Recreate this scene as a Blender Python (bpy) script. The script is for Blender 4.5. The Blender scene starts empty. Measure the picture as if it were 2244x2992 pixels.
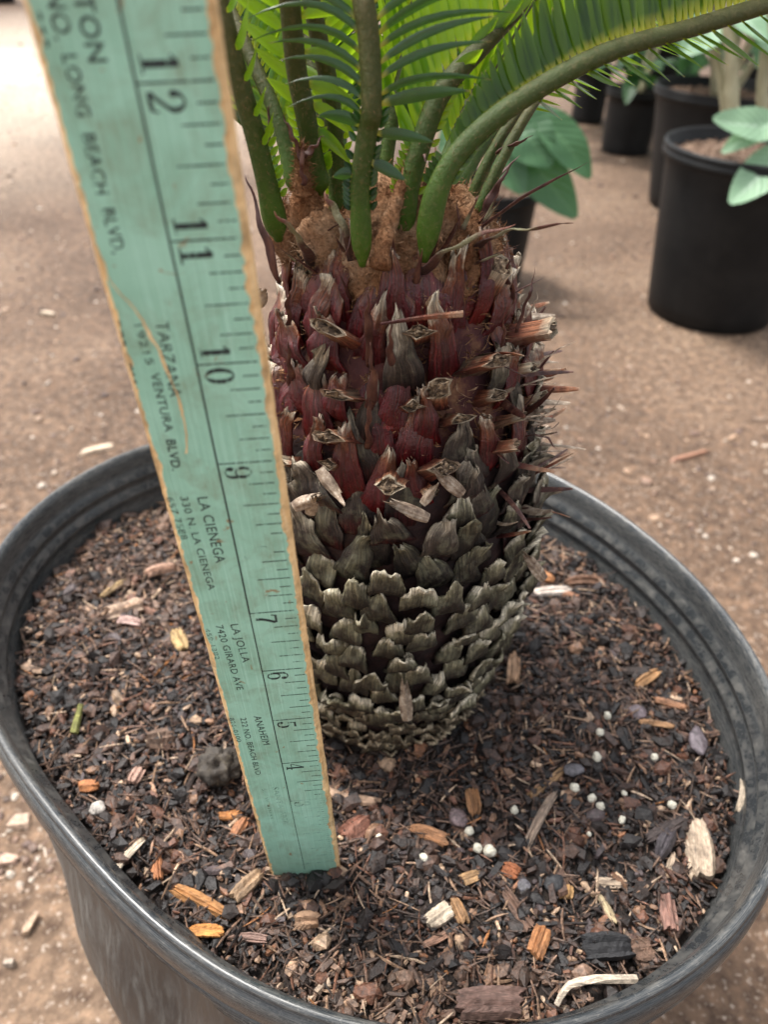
import bpy, math, random
import numpy as np
from mathutils import Matrix, Vector, noise as mnoise
R = math.radians
random.seed(7); rng = np.random.default_rng(7)
SC = bpy.context.scene
COL = SC.collection

# ------------------------------------------------------------------ camera
CAM = np.array([26.972, -153.934, 309.457])          # millimetres
FW = np.array([0., 0.78800925, -0.61566341])
RT = np.array([0.99939078, 0.02148723, 0.02750226])
UP = np.array([-0.03490093, 0.61528833, 0.78752917])
FPX = 2226.2
cd = bpy.data.cameras.new('camera'); co = bpy.data.objects.new('camera', cd); COL.objects.link(co)
co.matrix_world = Matrix(((RT[0], UP[0], -FW[0], CAM[0]/1000), (RT[1], UP[1], -FW[1], CAM[1]/1000),
                          (RT[2], UP[2], -FW[2], CAM[2]/1000), (0, 0, 0, 1)))
cd.sensor_width = 36; cd.lens = FPX/2992*36
cd.clip_start = 0.005; cd.clip_end = 300
cd.dof.use_dof = True; cd.dof.focus_distance = 0.248; cd.dof.aperture_fstop = 11.5
SC.camera = co

# ------------------------------------------------------------------ light
SUN_EL, SUN_AZ = R(66), R(-62)        # azimuth from +Y (away from the camera) towards +X
W = bpy.data.worlds.new('World'); SC.world = W; W.use_nodes = True
nt = W.node_tree; bg = nt.nodes['Background']
sky = nt.nodes.new('ShaderNodeTexSky'); sky.sky_type = 'NISHITA'; sky.sun_disc = False
sky.sun_elevation = SUN_EL; sky.sun_rotation = SUN_AZ
sky.air_density = 1.0; sky.dust_density = 4.0
hs = nt.nodes.new('ShaderNodeHueSaturation'); hs.inputs['Saturation'].default_value = 0.22   # overcast: nearly white
nt.links.new(sky.outputs[0], hs.inputs['Color']); nt.links.new(hs.outputs[0], bg.inputs['Color'])
bg.inputs['Strength'].default_value = 0.108
sl = bpy.data.lights.new('sun', 'SUN'); so = bpy.data.objects.new('sun', sl); COL.objects.link(so)
sl.energy = 1.5; sl.angle = R(11); sl.color = (1, 0.96, 0.9)
sd = Vector((math.sin(SUN_AZ)*math.cos(SUN_EL), math.cos(SUN_AZ)*math.cos(SUN_EL), math.sin(SUN_EL)))
so.rotation_euler = sd.to_track_quat('Z', 'Y').to_euler(); so.location = (0, 0, 5)
SC.view_settings.view_transform = 'Standard'; SC.view_settings.look = 'None'
SC.view_settings.gamma = 1; SC.view_settings.exposure = 1.82
SC.render.engine = 'CYCLES'; SC.cycles.max_bounces = 10; SC.cycles.transparent_max_bounces = 16

# ------------------------------------------------------------------ helpers
def ray(q):                        # q in full-size photo pixels
    d = FW + RT*(q[0]-1122)/FPX - UP*(q[1]-1496)/FPX
    return d/np.linalg.norm(d)
def at_z(q, z): d = ray(q); return CAM + d*(z-CAM[2])/d[2]
def at_y(q, y): d = ray(q); return CAM + d*(y-CAM[1])/d[1]
KD = 2244/1659
def dy(x, y, Y): return at_y((x*KD, y*KD), Y)
def unit(v): v = np.asarray(v, float); return v/max(np.linalg.norm(v), 1e-9)

def tag(o, label=None, cat=None, group=None, kind=None):
    if label: o['label'] = label
    if cat: o['category'] = cat
    if group: o['group'] = group
    if kind: o['kind'] = kind
    return o
def empty(name, loc, label=None, cat=None, group=None):
    o = bpy.data.objects.new(name, None); COL.objects.link(o); o.empty_display_size = 0.02
    o.location = Vector(np.asarray(loc, float)/1000)
    return tag(o, label, cat, group)

class MB:                          # collects millimetre geometry, links it as ONE mesh object
    def __init__(s): s.V = []; s.F = []; s.MI = []; s.A = {}; s.n = 0
    def add(s, verts, faces, mat=0, **attrs):
        verts = np.asarray(verts, float).reshape(-1, 3); k = len(verts)
        s.V.append(verts); b = s.n
        s.F.extend([tuple(i+b for i in f) for f in faces]); s.MI.extend([mat]*len(faces))
        for key, val in attrs.items():
            a = np.asarray(val, float)
            if a.ndim == 0: a = np.full(k, float(a))
            if a.ndim == 1 and len(a) == 3 and key == 'col': a = np.tile(a, (k, 1))
            s.A.setdefault(key, []).append((b, a))
        s.n += k
    def build(s, name, mats, parent=None, origin=None, smooth=False):
        V = np.concatenate(s.V)
        o0 = np.zeros(3) if origin is None else np.asarray(origin, float)
        me = bpy.data.meshes.new(name)
        me.from_pydata(((V-o0)/1000).tolist(), [], s.F)
        mats = mats if isinstance(mats, (list, tuple)) else [mats]
        for m in mats: me.materials.append(m)
        if len(mats) > 1: me.polygons.foreach_set('material_index', np.array(s.MI, np.int32))
        for key, parts in s.A.items():
            if key == 'col':
                arr = np.ones((s.n, 4), np.float32)
                for b, a in parts: arr[b:b+len(a), :3] = a
                me.attributes.new('col', 'FLOAT_COLOR', 'POINT').data.foreach_set('color', arr.ravel())
            else:
                arr = np.zeros(s.n, np.float32)
                for b, a in parts: arr[b:b+len(a)] = a
                me.attributes.new(key, 'FLOAT', 'POINT').data.foreach_set('value', arr)
        if smooth: me.polygons.foreach_set('use_smooth', np.ones(len(me.polygons), bool))
        me.update()
        o = bpy.data.objects.new(name, me); COL.objects.link(o)
        if parent is not None: o.parent = parent
        elif origin is not None: o.location = Vector(o0/1000)
        return o

def tube(mb, pts, rad, seg=10, mat=0, cap=True, ab=(1, 1), side=None, **kw):
    pts = np.asarray(pts, float); n = len(pts)
    rad = np.full(n, rad) if np.ndim(rad) == 0 else np.asarray(rad, float)
    T = np.gradient(pts, axis=0); T /= np.linalg.norm(T, axis=1)[:, None]+1e-9
    ref = np.array([1., 0, 0]) if side is None else unit(side)
    V = []; vv = []
    for i in range(n):
        a = ref - T[i]*(ref@T[i])
        if np.linalg.norm(a) < .1: a = np.cross(T[i], [0, 1, 0.3])
        a = unit(a); b = np.cross(T[i], a)
        for k in range(seg):
            t = 2*math.pi*k/seg
            V.append(pts[i]+rad[i]*(a*math.cos(t)*ab[0]+b*math.sin(t)*ab[1])); vv.append(i/(n-1))
    F = [(i*seg+k, i*seg+(k+1) % seg, (i+1)*seg+(k+1) % seg, (i+1)*seg+k) for i in range(n-1) for k in range(seg)]
    if cap: F += [tuple(range(seg))[::-1], tuple((n-1)*seg+k for k in range(seg))]
    mb.add(V, F, mat, v=np.array(vv), **kw)

def spline(pts, n):                # Catmull-Rom through rows of any width
    P = np.asarray(pts, float); P = np.vstack([2*P[0]-P[1], P, 2*P[-1]-P[-2]])
    out = []; m = len(P)-3
    for j in range(n):
        t = j/(n-1)*m; i = min(int(t), m-1); f = t-i
        a, b, c, d = P[i], P[i+1], P[i+2], P[i+3]
        out.append(.5*((2*b)+(-a+c)*f+(2*a-5*b+4*c-d)*f*f+(-a+3*b-3*c+d)*f**3))
    return np.array(out)
def nz(x, y, z=0): return mnoise.noise(Vector((x, y, z)))
def sm(a, b, x): t = min(max((x-a)/(b-a), 0), 1); return t*t*(3-2*t)

# ------------------------------------------------------------------ materials
class Mat:
    def __init__(s, name):
        s.m = bpy.data.materials.new(name); s.m.use_nodes = True; s.t = s.m.node_tree
        s.b = s.t.nodes['Principled BSDF']; s.out = s.t.nodes['Material Output']
    def n(s, typ, **kw):
        nd = s.t.nodes.new('ShaderNode'+typ)
        for k, v in kw.items():
            if k.startswith('_'): setattr(nd, k[1:], v)
            else: s.set(nd, int(k[1:]) if k[0] == 'i' and k[1:].isdigit() else k.replace('__', ' '), v)
        return nd
    def set(s, nd, key, v):
        i = nd.inputs[key]
        if isinstance(v, bpy.types.NodeSocket): s.t.links.new(v, i)
        elif isinstance(v, (tuple, list)) and len(v) == 3 and i.type == 'RGBA': i.default_value = (*v, 1)
        else: i.default_value = v
    def p(s, **kw):
        for k, v in kw.items(): s.set(s.b, k.replace('__', ' '), v)
        return s
    def coord(s, kind='Object', scale=None):
        o = s.n('TexCoord').outputs[kind]
        if scale is not None: o = s.n('Mapping', Vector=o, Scale=scale).outputs[0]
        return o
    def noise(s, vec, scale, detail=4, rough=.55, dist=0):
        return s.n('TexNoise', Vector=vec, Scale=scale, Detail=detail, Roughness=rough, Distortion=dist).outputs[0]
    def ramp(s, fac, stops, interp='LINEAR'):
        nd = s.n('ValToRGB', Fac=fac); cr = nd.color_ramp; cr.interpolation = interp
        while len(cr.elements) < len(stops): cr.elements.new(.5)
        for e, (p, c) in zip(cr.elements, stops):
            e.position = p; e.color = (*(c if isinstance(c, (tuple, list)) else (c, c, c)), 1)
        return nd.outputs[0]
    def mix(s, fac, a, b, blend='MIX'):
        nd = s.n('Mix', _data_type='RGBA', _blend_type=blend, i0=fac); s.set(nd, 6, a); s.set(nd, 7, b); return nd.outputs[2]
    def math(s, op, a, b=0.0, clamp=False):
        nd = s.n('Math', _operation=op, _use_clamp=clamp, i0=a, i1=b); return nd.outputs[0]
    def attr(s, name, out=2): return s.n('Attribute', _attribute_name=name).outputs[out]
    def bump(s, h, strength=.5, dist=.001, normal=None):
        nd = s.n('Bump', Strength=strength, Distance=dist, Height=h)
        if normal is not None: s.set(nd, 'Normal', normal)
        s.set(s.b, 'Normal', nd.outputs[0]); return nd.outputs[0]

def m_scuffed(name, dust, base, rough, around):
    s = Mat(name); c = s.coord(); u, v = s.attr('u'), s.attr('v')
    vec = s.n('CombineXYZ', i0=s.math('MULTIPLY', u, .09 if around else .16), i1=s.math('MULTIPLY', v, 2.6 if around else .022)).outputs[0]
    st = s.noise(vec, 1.3, 6, .7, .3); big = s.noise(c, 11, 4, .6, .3); sp = s.noise(c, 900, 2, .6)
    f = s.math('ADD', s.ramp(st, [(.46, 0), (.72, .8)]), s.math('MULTIPLY', s.ramp(big, [(.45, 0), (.7, .5)]), s.ramp(sp, [(.35, .3), (.65, 1)])))
    f = s.math('ADD', f, s.math('MULTIPLY', s.ramp(sp, [(.62, 0), (.7, 1)]), .35)); f = s.math('MULTIPLY', f, dust, True)
    s.p(Base__Color=s.mix(f, base, (.24, .225, .20)), Roughness=s.math('ADD', s.math('MULTIPLY', f, .4), s.math('ADD', s.math('MULTIPLY', st, .2), rough-.1)))
    s.bump(st, .12, .0006); return s.m
def m_ground():
    s = Mat('packed_dirt'); c = s.coord()
    a = s.ramp(s.noise(c, 2.2, 6, .6), [(.3, (.060, .035, .021)), (.5, (.118, .073, .046)), (.72, (.19, .128, .085))])
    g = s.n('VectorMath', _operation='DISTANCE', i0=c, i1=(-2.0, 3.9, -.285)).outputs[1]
    a = s.mix(s.math('MULTIPLY', s.ramp(s.math('MULTIPLY', g, .38), [(.15, 1), (.95, 0)]), s.ramp(s.noise(c, 1.3, 4, .6), [(.3, .55), (.6, 1)])), a, (.52, .44, .35))   # overexposed far-left brightness painted into the dirt colour
    b = s.ramp(s.noise(c, 70, 5, .7), [(.3, (.35, .3, .28)), (.5, (.9, .9, .9)), (.72, (1.7, 1.65, 1.6))])
    sp = s.ramp(s.noise(c, 260, 2, .5), [(.60, (0, 0, 0)), (.70, (1, 1, 1))])
    col = s.mix(1.0, a, b, 'MULTIPLY'); col = s.mix(s.math('MULTIPLY', sp, .55), col, (.45, .37, .30))
    s.p(Base__Color=col, Roughness=.8); s.set(s.b, 'Specular IOR Level', .3)
    s.bump(s.noise(c, 90, 5, .7), .7, .006); return s.m
def m_soil():
    s = Mat('damp_soil'); c = s.coord()
    col = s.ramp(s.noise(c, 260, 5, .7), [(.3, (.006, .004, .0035)), (.55, (.022, .014, .010)), (.75, (.06, .035, .022))])
    s.p(Base__Color=col, Roughness=.7); s.bump(s.noise(c, 330, 5, .7), 1, .003); return s.m
def m_chip(name='bark_chip', rough=.5):
    s = Mat(name); c = s.coord(); col = s.attr('col', 0)
    f = s.ramp(s.noise(c, 420, 4, .65), [(.28, .35), (.5, .95), (.72, 1.6)])
    g = s.ramp(s.noise(s.coord('Object', (900, 900, 120)), 1, 3, .6), [(.3, .6), (.6, 1.25)])
    s.p(Base__Color=s.mix(1, s.mix(1, col, f, 'MULTIPLY'), g, 'MULTIPLY'), Roughness=rough)
    s.bump(s.noise(c, 700, 4, .7), .8, .0008); return s.m
def m_chip_big():                  # visible chips: grain runs along local X
    s = Mat('splintered_wood'); c = s.coord('Object', (160, 1500, 1500)); col = s.attr('col', 0)
    g = s.ramp(s.noise(c, 1, 5, .65), [(.25, .38), (.5, .95), (.72, 1.45)])
    b = s.ramp(s.noise(s.coord(), 300, 4, .6), [(.3, .55), (.6, 1.15)])
    s.p(Base__Color=s.mix(1, s.mix(1, col, g, 'MULTIPLY'), b, 'MULTIPLY'), Roughness=.65)
    s.bump(s.noise(c, 1, 5, .7), .9, .0007); return s.m
def m_plastic(name, dust, base=(.012, .013, .014), rough=.36, spec=.5):
    s = Mat(name); c = s.coord()
    a = s.noise(c, 14, 6, .65, .4); b = s.noise(c, 420, 3, .6); st = s.noise(s.coord('Object', (30, 30, 240)), 1, 5, .7)
    f = s.math('MULTIPLY', s.ramp(a, [(.38, 0), (.68, 1)]), s.ramp(b, [(.36, .15), (.62, 1)]))
    f = s.math('MULTIPLY', s.math('ADD', f, s.math('MULTIPLY', s.ramp(st, [(.5, 0), (.75, 1)]), .35)), dust, True)
    s.p(Base__Color=s.mix(f, base, (.22, .20, .175)), Roughness=s.math('ADD', s.math('MULTIPLY', f, .45), s.math('ADD', s.math('MULTIPLY', st, .22), rough-.12)))
    s.set(s.b, 'Specular IOR Level', spec); s.bump(s.noise(c, 600, 3, .6), .18, .0006); return s.m
def m_paint():
    s = Mat('worn_green_paint'); c = s.coord()
    g = s.noise(s.coord('Object', (2200, 26, 1)), 1, 3, .6)
    base = s.ramp(s.noise(c, 60, 4, .6), [(.3, (.27, .49, .36)), (.55, (.325, .575, .435)), (.75, (.36, .615, .475))])
    col = s.mix(s.ramp(g, [(.52, 0), (.66, .4)]), base, (.46, .74, .61))
    col = s.mix(s.ramp(g, [(.27, .3), (.42, 0)]), col, (.11, .28, .20))
    gr = s.math('MULTIPLY', s.ramp(s.noise(c, 75, 5, .7, .6), [(.47, 0), (.70, .62)]), s.ramp(s.noise(s.coord('Object', (900, 160, 1)), 1, 4, .7), [(.3, .2), (.6, 1)]))
    col = s.mix(gr, col, (.20, .22, .13))                                     # rubbed-in grime
    sp = s.ramp(s.noise(c, 165, 3, .5, 1.2), [(.685, 0), (.73, .8)])
    col = s.mix(sp, col, (.30, .17, .07))                                     # specks where wood shows through
    sc = s.noise(s.n('Mapping', Vector=c, Rotation=(0, 0, .5), Scale=(2600, 55, 1)).outputs[0], 1, 2, .4)
    col = s.mix(s.ramp(sc, [(.70, 0), (.76, .4)]), col, (.5, .75, .62))
    s.p(Base__Color=col, Roughness=.45); s.set(s.b, 'Specular IOR Level', .35)
    s.bump(g, .15, .0003); return s.m
def m_wood():
    s = Mat('bare_ruler_wood'); c = s.coord('Object', (900, 60, 900))
    col = s.ramp(s.noise(c, 1, 5, .65), [(.25, (.42, .22, .08)), (.5, (.72, .47, .22)), (.75, (.82, .62, .36))])
    dk = s.ramp(s.noise(s.coord(), 130, 4, .7), [(.3, .55), (.55, 1.1)])
    s.p(Base__Color=s.mix(1, col, dk, 'MULTIPLY'), Roughness=.7); s.bump(s.noise(c, 1, 4, .7), .6, .0006); return s.m
def m_ink(wear, name):
    s = Mat(name)
    g = s.noise(s.coord('Object', (1700, 30, 1)), 1, 3, .6); h = s.noise(s.coord(), 420, 3, .65)
    f = s.ramp(s.math('ADD', s.math('MULTIPLY', g, .62), s.math('MULTIPLY', h, .38)), [(wear-.035, 1), (wear+.035, .12)])
    s.p(Base__Color=(.016, .024, .025), Roughness=.55)
    tr = s.n('BsdfTransparent'); mx = s.n('MixShader', i0=f, i1=tr.outputs[0], i2=s.b.outputs[0])
    s.t.links.new(mx.outputs[0], s.out.inputs[0]); return s.m
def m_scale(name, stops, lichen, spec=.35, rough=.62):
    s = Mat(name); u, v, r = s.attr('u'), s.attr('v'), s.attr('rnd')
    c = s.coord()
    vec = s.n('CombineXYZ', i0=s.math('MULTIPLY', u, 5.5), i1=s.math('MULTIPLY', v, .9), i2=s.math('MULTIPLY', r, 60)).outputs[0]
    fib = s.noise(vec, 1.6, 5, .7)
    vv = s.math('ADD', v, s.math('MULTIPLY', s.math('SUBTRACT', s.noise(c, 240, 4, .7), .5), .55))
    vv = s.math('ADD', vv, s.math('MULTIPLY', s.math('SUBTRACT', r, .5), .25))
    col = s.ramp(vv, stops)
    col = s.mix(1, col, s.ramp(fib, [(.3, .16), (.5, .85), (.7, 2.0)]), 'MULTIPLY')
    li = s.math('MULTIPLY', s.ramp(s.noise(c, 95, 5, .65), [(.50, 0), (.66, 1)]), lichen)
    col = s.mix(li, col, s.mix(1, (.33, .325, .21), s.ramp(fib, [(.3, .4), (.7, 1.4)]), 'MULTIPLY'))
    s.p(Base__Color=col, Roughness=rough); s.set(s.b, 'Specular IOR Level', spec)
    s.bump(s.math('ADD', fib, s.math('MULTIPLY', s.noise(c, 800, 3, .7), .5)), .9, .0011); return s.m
def m_wool():
    s = Mat('brown_wool'); c = s.coord()
    col = s.ramp(s.noise(c, 60, 4, .6), [(.3, (.15, .058, .025)), (.48, (.27, .142, .076)), (.7, (.42, .285, .185))])
    col = s.mix(1, col, s.ramp(s.noise(c, 900, 3, .7), [(.3, .5), (.65, 1.25)]), 'MULTIPLY')
    s.p(Base__Color=col, Roughness=.95); s.set(s.b, 'Specular IOR Level', .05); s.bump(s.noise(c, 900, 4, .75), 1, .0016); return s.m
def m_petiole():
    s = Mat('frond_stalk'); c = s.coord(); v = s.attr('v')
    f = s.noise(c, 130, 6, .7); g = s.noise(c, 620, 5, .75)
    vv = s.math('ADD', v, s.math('MULTIPLY', s.math('SUBTRACT', f, .5), .5))
    col = s.ramp(vv, [(.05, (.040, .090, .004)), (.28, (.027, .054, .004)), (.6, (.035, .044, .006)), (.95, (.055, .050, .012))])
    col = s.mix(s.ramp(g, [(.5, 0), (.68, .38)]), col, (.15, .115, .05))
    s.p(Base__Color=col, Roughness=.5); s.set(s.b, 'Specular IOR Level', .28); s.bump(g, .8, .0006); return s.m
def m_leaf(name, dark, light, trans, tip=None, gloss=.35, tf=.52):
    s = Mat(name); c = s.coord(); v, r = s.attr('v'), s.attr('rnd')
    col = s.ramp(s.noise(c, 150, 3, .5), [(.3, dark), (.7, light)])
    col = s.mix(s.ramp(v, [(0, 1), (.13, 0)]), col, (.42, .38, .03))
    if tip: col = s.mix(s.ramp(v, [(.93, 0), (1, 1)]), col, tip)
    s.p(Base__Color=col, Roughness=gloss)
    t = s.n('BsdfTranslucent', Color=s.mix(s.ramp(v, [(0, .6), (.12, 0)]), trans, (.6, .55, .05)))
    mx = s.n('MixShader', i0=tf, i1=s.b.outputs[0], i2=t.outputs[0]); s.t.links.new(mx.outputs[0], s.out.inputs[0]); return s.m
def m_broad(name, a, b, trans, vein=None):
    s = Mat(name); u = s.attr('u'); c = s.coord()
    col = s.ramp(s.noise(c, 18, 4, .6), [(.3, a), (.7, b)])
    col = s.mix(s.ramp(s.math('ABSOLUTE', u), [(.03, .8), (.10, 0)]), col, vein or b)
    w_ = s.math('SINE', s.math('ADD', s.math('MULTIPLY', s.attr('v'), 62), s.math('MULTIPLY', s.math('ABSOLUTE', u), -16)))
    col = s.mix(s.ramp(w_, [(.86, 0), (1, .45)]), col, vein or b)
    s.p(Base__Color=col, Roughness=.42); s.bump(w_, .25, .002)
    t = s.n('BsdfTranslucent', Color=trans); mx = s.n('MixShader', i0=.3, i1=s.b.outputs[0], i2=t.outputs[0])
    s.t.links.new(mx.outputs[0], s.out.inputs[0]); return s.m
def m_simple(name, stops, scale=200, rough=.6, bump=.4, stretch=None, spec=.5):
    s = Mat(name); c = s.coord('Object', stretch); f = s.noise(c, scale, 5, .65)
    s.p(Base__Color=s.ramp(f, stops), Roughness=rough); s.set(s.b, 'Specular IOR Level', spec)
    if bump: s.bump(f, bump, .001)
    return s.m
def m_spine():
    s = Mat('spiny_bract'); v = s.attr('v'); c = s.coord()
    vv = s.math('ADD', v, s.math('MULTIPLY', s.math('SUBTRACT', s.noise(c, 180, 4, .7), .5), .4))
    col = s.ramp(vv, [(.12, (.02, .007, .007)), (.38, (.06, .022, .015)), (.5, (.20, .19, .12)), (.68, (.15, .14, .07)), (.8, (.09, .03, .018)), (1, (.16, .055, .03))])
    s.p(Base__Color=col, Roughness=.6); s.bump(s.noise(c, 700, 4, .7), .8, .001); return s.m

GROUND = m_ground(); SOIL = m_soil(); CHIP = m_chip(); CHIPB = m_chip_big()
POT = m_scuffed('dusty_black_plastic', .62, (.020, .0235, .026), .36, False); RIM = m_scuffed('worn_black_plastic_rim', .62, (.026, .030, .033), .26, True)
POTB = m_plastic('matte_black_plastic', .05, (.005, .0055, .006), .55, .22)
PAINT = m_paint(); WOOD = m_wood(); INK = m_ink(.555, 'black_print'); INK_FAINT = m_ink(.44, 'rubbed_print'); INK_LINE = m_ink(.64, 'line_print')
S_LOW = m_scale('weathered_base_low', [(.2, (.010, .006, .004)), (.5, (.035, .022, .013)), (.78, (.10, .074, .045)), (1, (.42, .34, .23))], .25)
S_MID = m_scale('grey_green_base', [(.2, (.008, .004, .003)), (.52, (.022, .015, .010)), (.70, (.062, .052, .032)), (.87, (.20, .178, .112)), (1, (.62, .55, .42))], .30)  # low stops: black-brown base, with crevice shade put into the colour
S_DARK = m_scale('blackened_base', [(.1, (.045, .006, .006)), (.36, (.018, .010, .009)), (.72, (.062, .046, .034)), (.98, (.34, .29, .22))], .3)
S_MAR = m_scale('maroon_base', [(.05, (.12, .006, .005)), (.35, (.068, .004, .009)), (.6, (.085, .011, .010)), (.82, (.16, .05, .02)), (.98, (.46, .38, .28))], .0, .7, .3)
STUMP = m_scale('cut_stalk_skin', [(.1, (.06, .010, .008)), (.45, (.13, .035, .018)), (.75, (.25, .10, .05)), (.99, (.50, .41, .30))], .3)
PITH = m_simple('dry_pith', [(.3, (.015, .009, .006)), (.48, (.09, .058, .035)), (.64, (.32, .235, .15))], 620, .9, 1)
STRAW = m_simple('dry_pale_husk', [(.3, (.08, .05, .035)), (.52, (.26, .195, .14)), (.75, (.56, .49, .40))], 340, .6, .5)
WOOL = m_wool(); PETI = m_petiole(); SPINE_L = m_spine(); SPINE = m_simple('red_brown_bract', [(.3, (.018, .006, .006)), (.5, (.055, .016, .012)), (.68, (.12, .05, .03)), (.78, (.26, .22, .16))], 1, .55, .8, (330, 330, 90))
LEAF = m_leaf('backlit_bright_leaflet', (.018, .06, .006), (.045, .13, .010), (.48, .74, .02), (.35, .22, .08), .26, .55)  # brighter leaflet copy: the glow of backlight is put into its colour
LEAF_D = m_leaf('dark_glossy_leaflet', (.006, .028, .007), (.014, .05, .011), (.10, .26, .02), (.30, .18, .06), .28, .22)  # darker leaflet copy: missing backlight is put into its colour
LEAF_F = m_leaf('deep_green_leaflet', (.006, .026, .002), (.014, .050, .004), (.27, .46, .008), (.35, .22, .08), .27, .42)
PELLET = m_simple('white_pellet', [(.3, (.36, .33, .25)), (.6, (.58, .55, .46))], 500, .5, .15)

# ------------------------------------------------------------------ ground
GZ = -285
mb = MB(); N = 90
gx = np.concatenate([np.linspace(-60000, -4000, 8), np.linspace(-3500, 3000, N), np.linspace(4000, 60000, 8)])
gy = np.concatenate([np.linspace(-60000, -1500, 6), np.linspace(-1000, 7000, N), np.linspace(8000, 60000, 8)])
V = [(x, y, GZ+(6*nz(x/300, y/300)+2*nz(x/70, y/70, 3) if abs(x) < 3600 and -1100 < y < 7100 else 0)) for y in gy for x in gx]
nx = len(gx)
mb.add(V, [(j*nx+i, j*nx+i+1, (j+1)*nx+i+1, (j+1)*nx+i) for j in range(len(gy)-1) for i in range(nx-1)])
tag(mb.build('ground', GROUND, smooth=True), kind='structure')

ICO = None
def ico():
    global ICO
    if ICO is None:
        t = (1+5**.5)/2
        v = np.array([(-1, t, 0), (1, t, 0), (-1, -t, 0), (1, -t, 0), (0, -1, t), (0, 1, t), (0, -1, -t), (0, 1, -t), (t, 0, -1), (t, 0, 1), (-t, 0, -1), (-t, 0, 1)])/1.902
        f = [(0, 11, 5), (0, 5, 1), (0, 1, 7), (0, 7, 10), (0, 10, 11), (1, 5, 9), (5, 11, 4), (11, 10, 2), (10, 7, 6), (7, 1, 8), (3, 9, 4), (3, 4, 2), (3, 2, 6), (3, 6, 8), (3, 8, 9), (4, 9, 5), (2, 4, 11), (6, 2, 10), (8, 6, 7), (9, 8, 1)]
        ICO = (v, f)
    return ICO
def rot_rand(flat=1.0):
    a = rng.uniform(0, 2*math.pi); ca, sa = math.cos(a), math.sin(a)
    Rz = np.array([[ca, -sa, 0], [sa, ca, 0], [0, 0, 1]])
    t = rng.normal(0, flat); p = rng.uniform(0, 2*math.pi)
    k = np.array([math.cos(p), math.sin(p), 0]); K = np.array([[0, 0, k[1]], [0, 0, -k[0]], [-k[1], k[0], 0]])
    return (np.eye(3)+math.sin(t)*K+(1-math.cos(t))*K@K)@Rz
def plate(L, Wd, T, n=7, jag=.25):
    """flat splinter, long axis X, irregular outline, two layers"""
    th = np.sort(rng.uniform(-.25, .25, n)+np.arange(n)*2*math.pi/n)
    ex = np.sign(np.cos(th))*np.abs(np.cos(th))**.6; ey = np.sign(np.sin(th))*np.abs(np.sin(th))**.6
    rr = 1+rng.uniform(-jag, jag, n)
    o = np.stack([ex*rr*L/2, ey*rr*Wd/2, np.zeros(n)], 1)
    top = o*[.88, .8, 1]+[0, 0, T/2]+rng.normal(0, T*.12, (n, 3)); bot = o+[0, 0, -T/2]
    F = [tuple(range(n)), tuple(range(2*n-1, n-1, -1))]+[(n+i, n+(i+1) % n, (i+1) % n, i) for i in range(n)]
    return np.vstack([top, bot]), F

mb = MB()
iv, jf = ico()
for k in range(5500):               # pebbles and wood bits pressed into the dirt
    y = 120*math.exp(rng.uniform(0, math.log(45))); x = rng.uniform(-.78, .72)*(y+250)+30
    if (x-15)**2+(y-100)**2 < 170**2: continue
    s = rng.lognormal(.75, .4)*(1+.0004*y)
    c = np.array(random.choice([(.26, .18, .125), (.36, .28, .21), (.20, .12, .08), (.50, .42, .34), (.14, .085, .06), (.34, .22, .14), (.10, .06, .045)]))*rng.uniform(.6, 1.1)
    if rng.random() < .9: v = iv*[s*rng.uniform(.7, 1.3), s, s*.55]*rng.uniform(.8, 1.2, (12, 1)); f = jf
    else: v, f = plate(s*rng.uniform(3, 5), s*rng.uniform(.7, 1.3), s*.5)
    mb.add(v@rot_rand(.15).T+[x, y, GZ+6*nz(x/300, y/300)+2*nz(x/70, y/70, 3)+s*.15], f, col=c)
for q, L, wd, a, c in [((140, 915), 34, 9, -15, (.5, .4, .29)), ((290, 1310), 50, 13, 30, (.55, .42, .3)), ((85, 2700), 18, 5, 80, (.34, .23, .15)), ((25, 2812), 9, 6, 0, (.34, .27, .21)),
                       ((2020, 1330), 70, 8, 25, (.26, .13, .08)), ((60, 2395), 20, 14, 10, (.4, .28, .2)), ((25, 2510), 17, 10, 10, (.4, .26, .19))]:
    p = at_z(q, GZ+4); v, f = plate(L, wd, 4); a = R(a); m = np.array([[math.cos(a), -math.sin(a), 0], [math.sin(a), math.cos(a), 0], [0, 0, 1]])
    mb.add(v@m.T+p, f, col=c)
tag(mb.build('ground_litter', CHIP), 'pale pebbles and wood bits scattered over the brown dirt', 'gravel', kind='stuff')

# ------------------------------------------------------------------ the big pot
PC = np.array([15., 100.])
RIMPX = [(0, 1580), (90, 1471), (203, 1390), (316, 1336), (420, 1297), (1593, 1365), (1705, 1419), (1807, 1490), (1909, 1561), (2010, 1643), (2112, 1749), (2163, 1826), (2234, 1927),
         (-12, 2212), (66, 2288), (220, 2482), (344, 2640), (490, 2775), (655, 2878), (1100, 3030), (1341, 3055), (1514, 3052), (1652, 3030), (1800, 2990), (1945, 2918), (2090, 2800), (2165, 2718), (2268, 2620)]
RZ = 38
th = []; rr = []
for q in RIMPX:
    p = at_z(q, RZ)[:2]-PC; th.append(math.atan2(p[1], p[0])); rr.append(np.hypot(*p))
def basis(t): t = np.atleast_1d(t); return np.stack([np.ones_like(t)]+[f(k*t) for k in (1, 2, 3, 4, 5) for f in (np.cos, np.sin)], 1)
A_ = basis(np.array(th)); cf = np.linalg.solve(A_.T@A_+np.diag([0, 0, 0, .02, .02, .2, .2, .6, .6, 1, 1]), A_.T@np.array(rr))
def rim_r(t): return basis(t)@cf
pr = empty('plant_pot', (15, 100, GZ), 'large squashed black plastic pot in the foreground holding soil and the cycad', 'plant pot')
NT = 240; TH = np.arange(NT)*2*math.pi/NT; RR = rim_r(TH)
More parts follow.
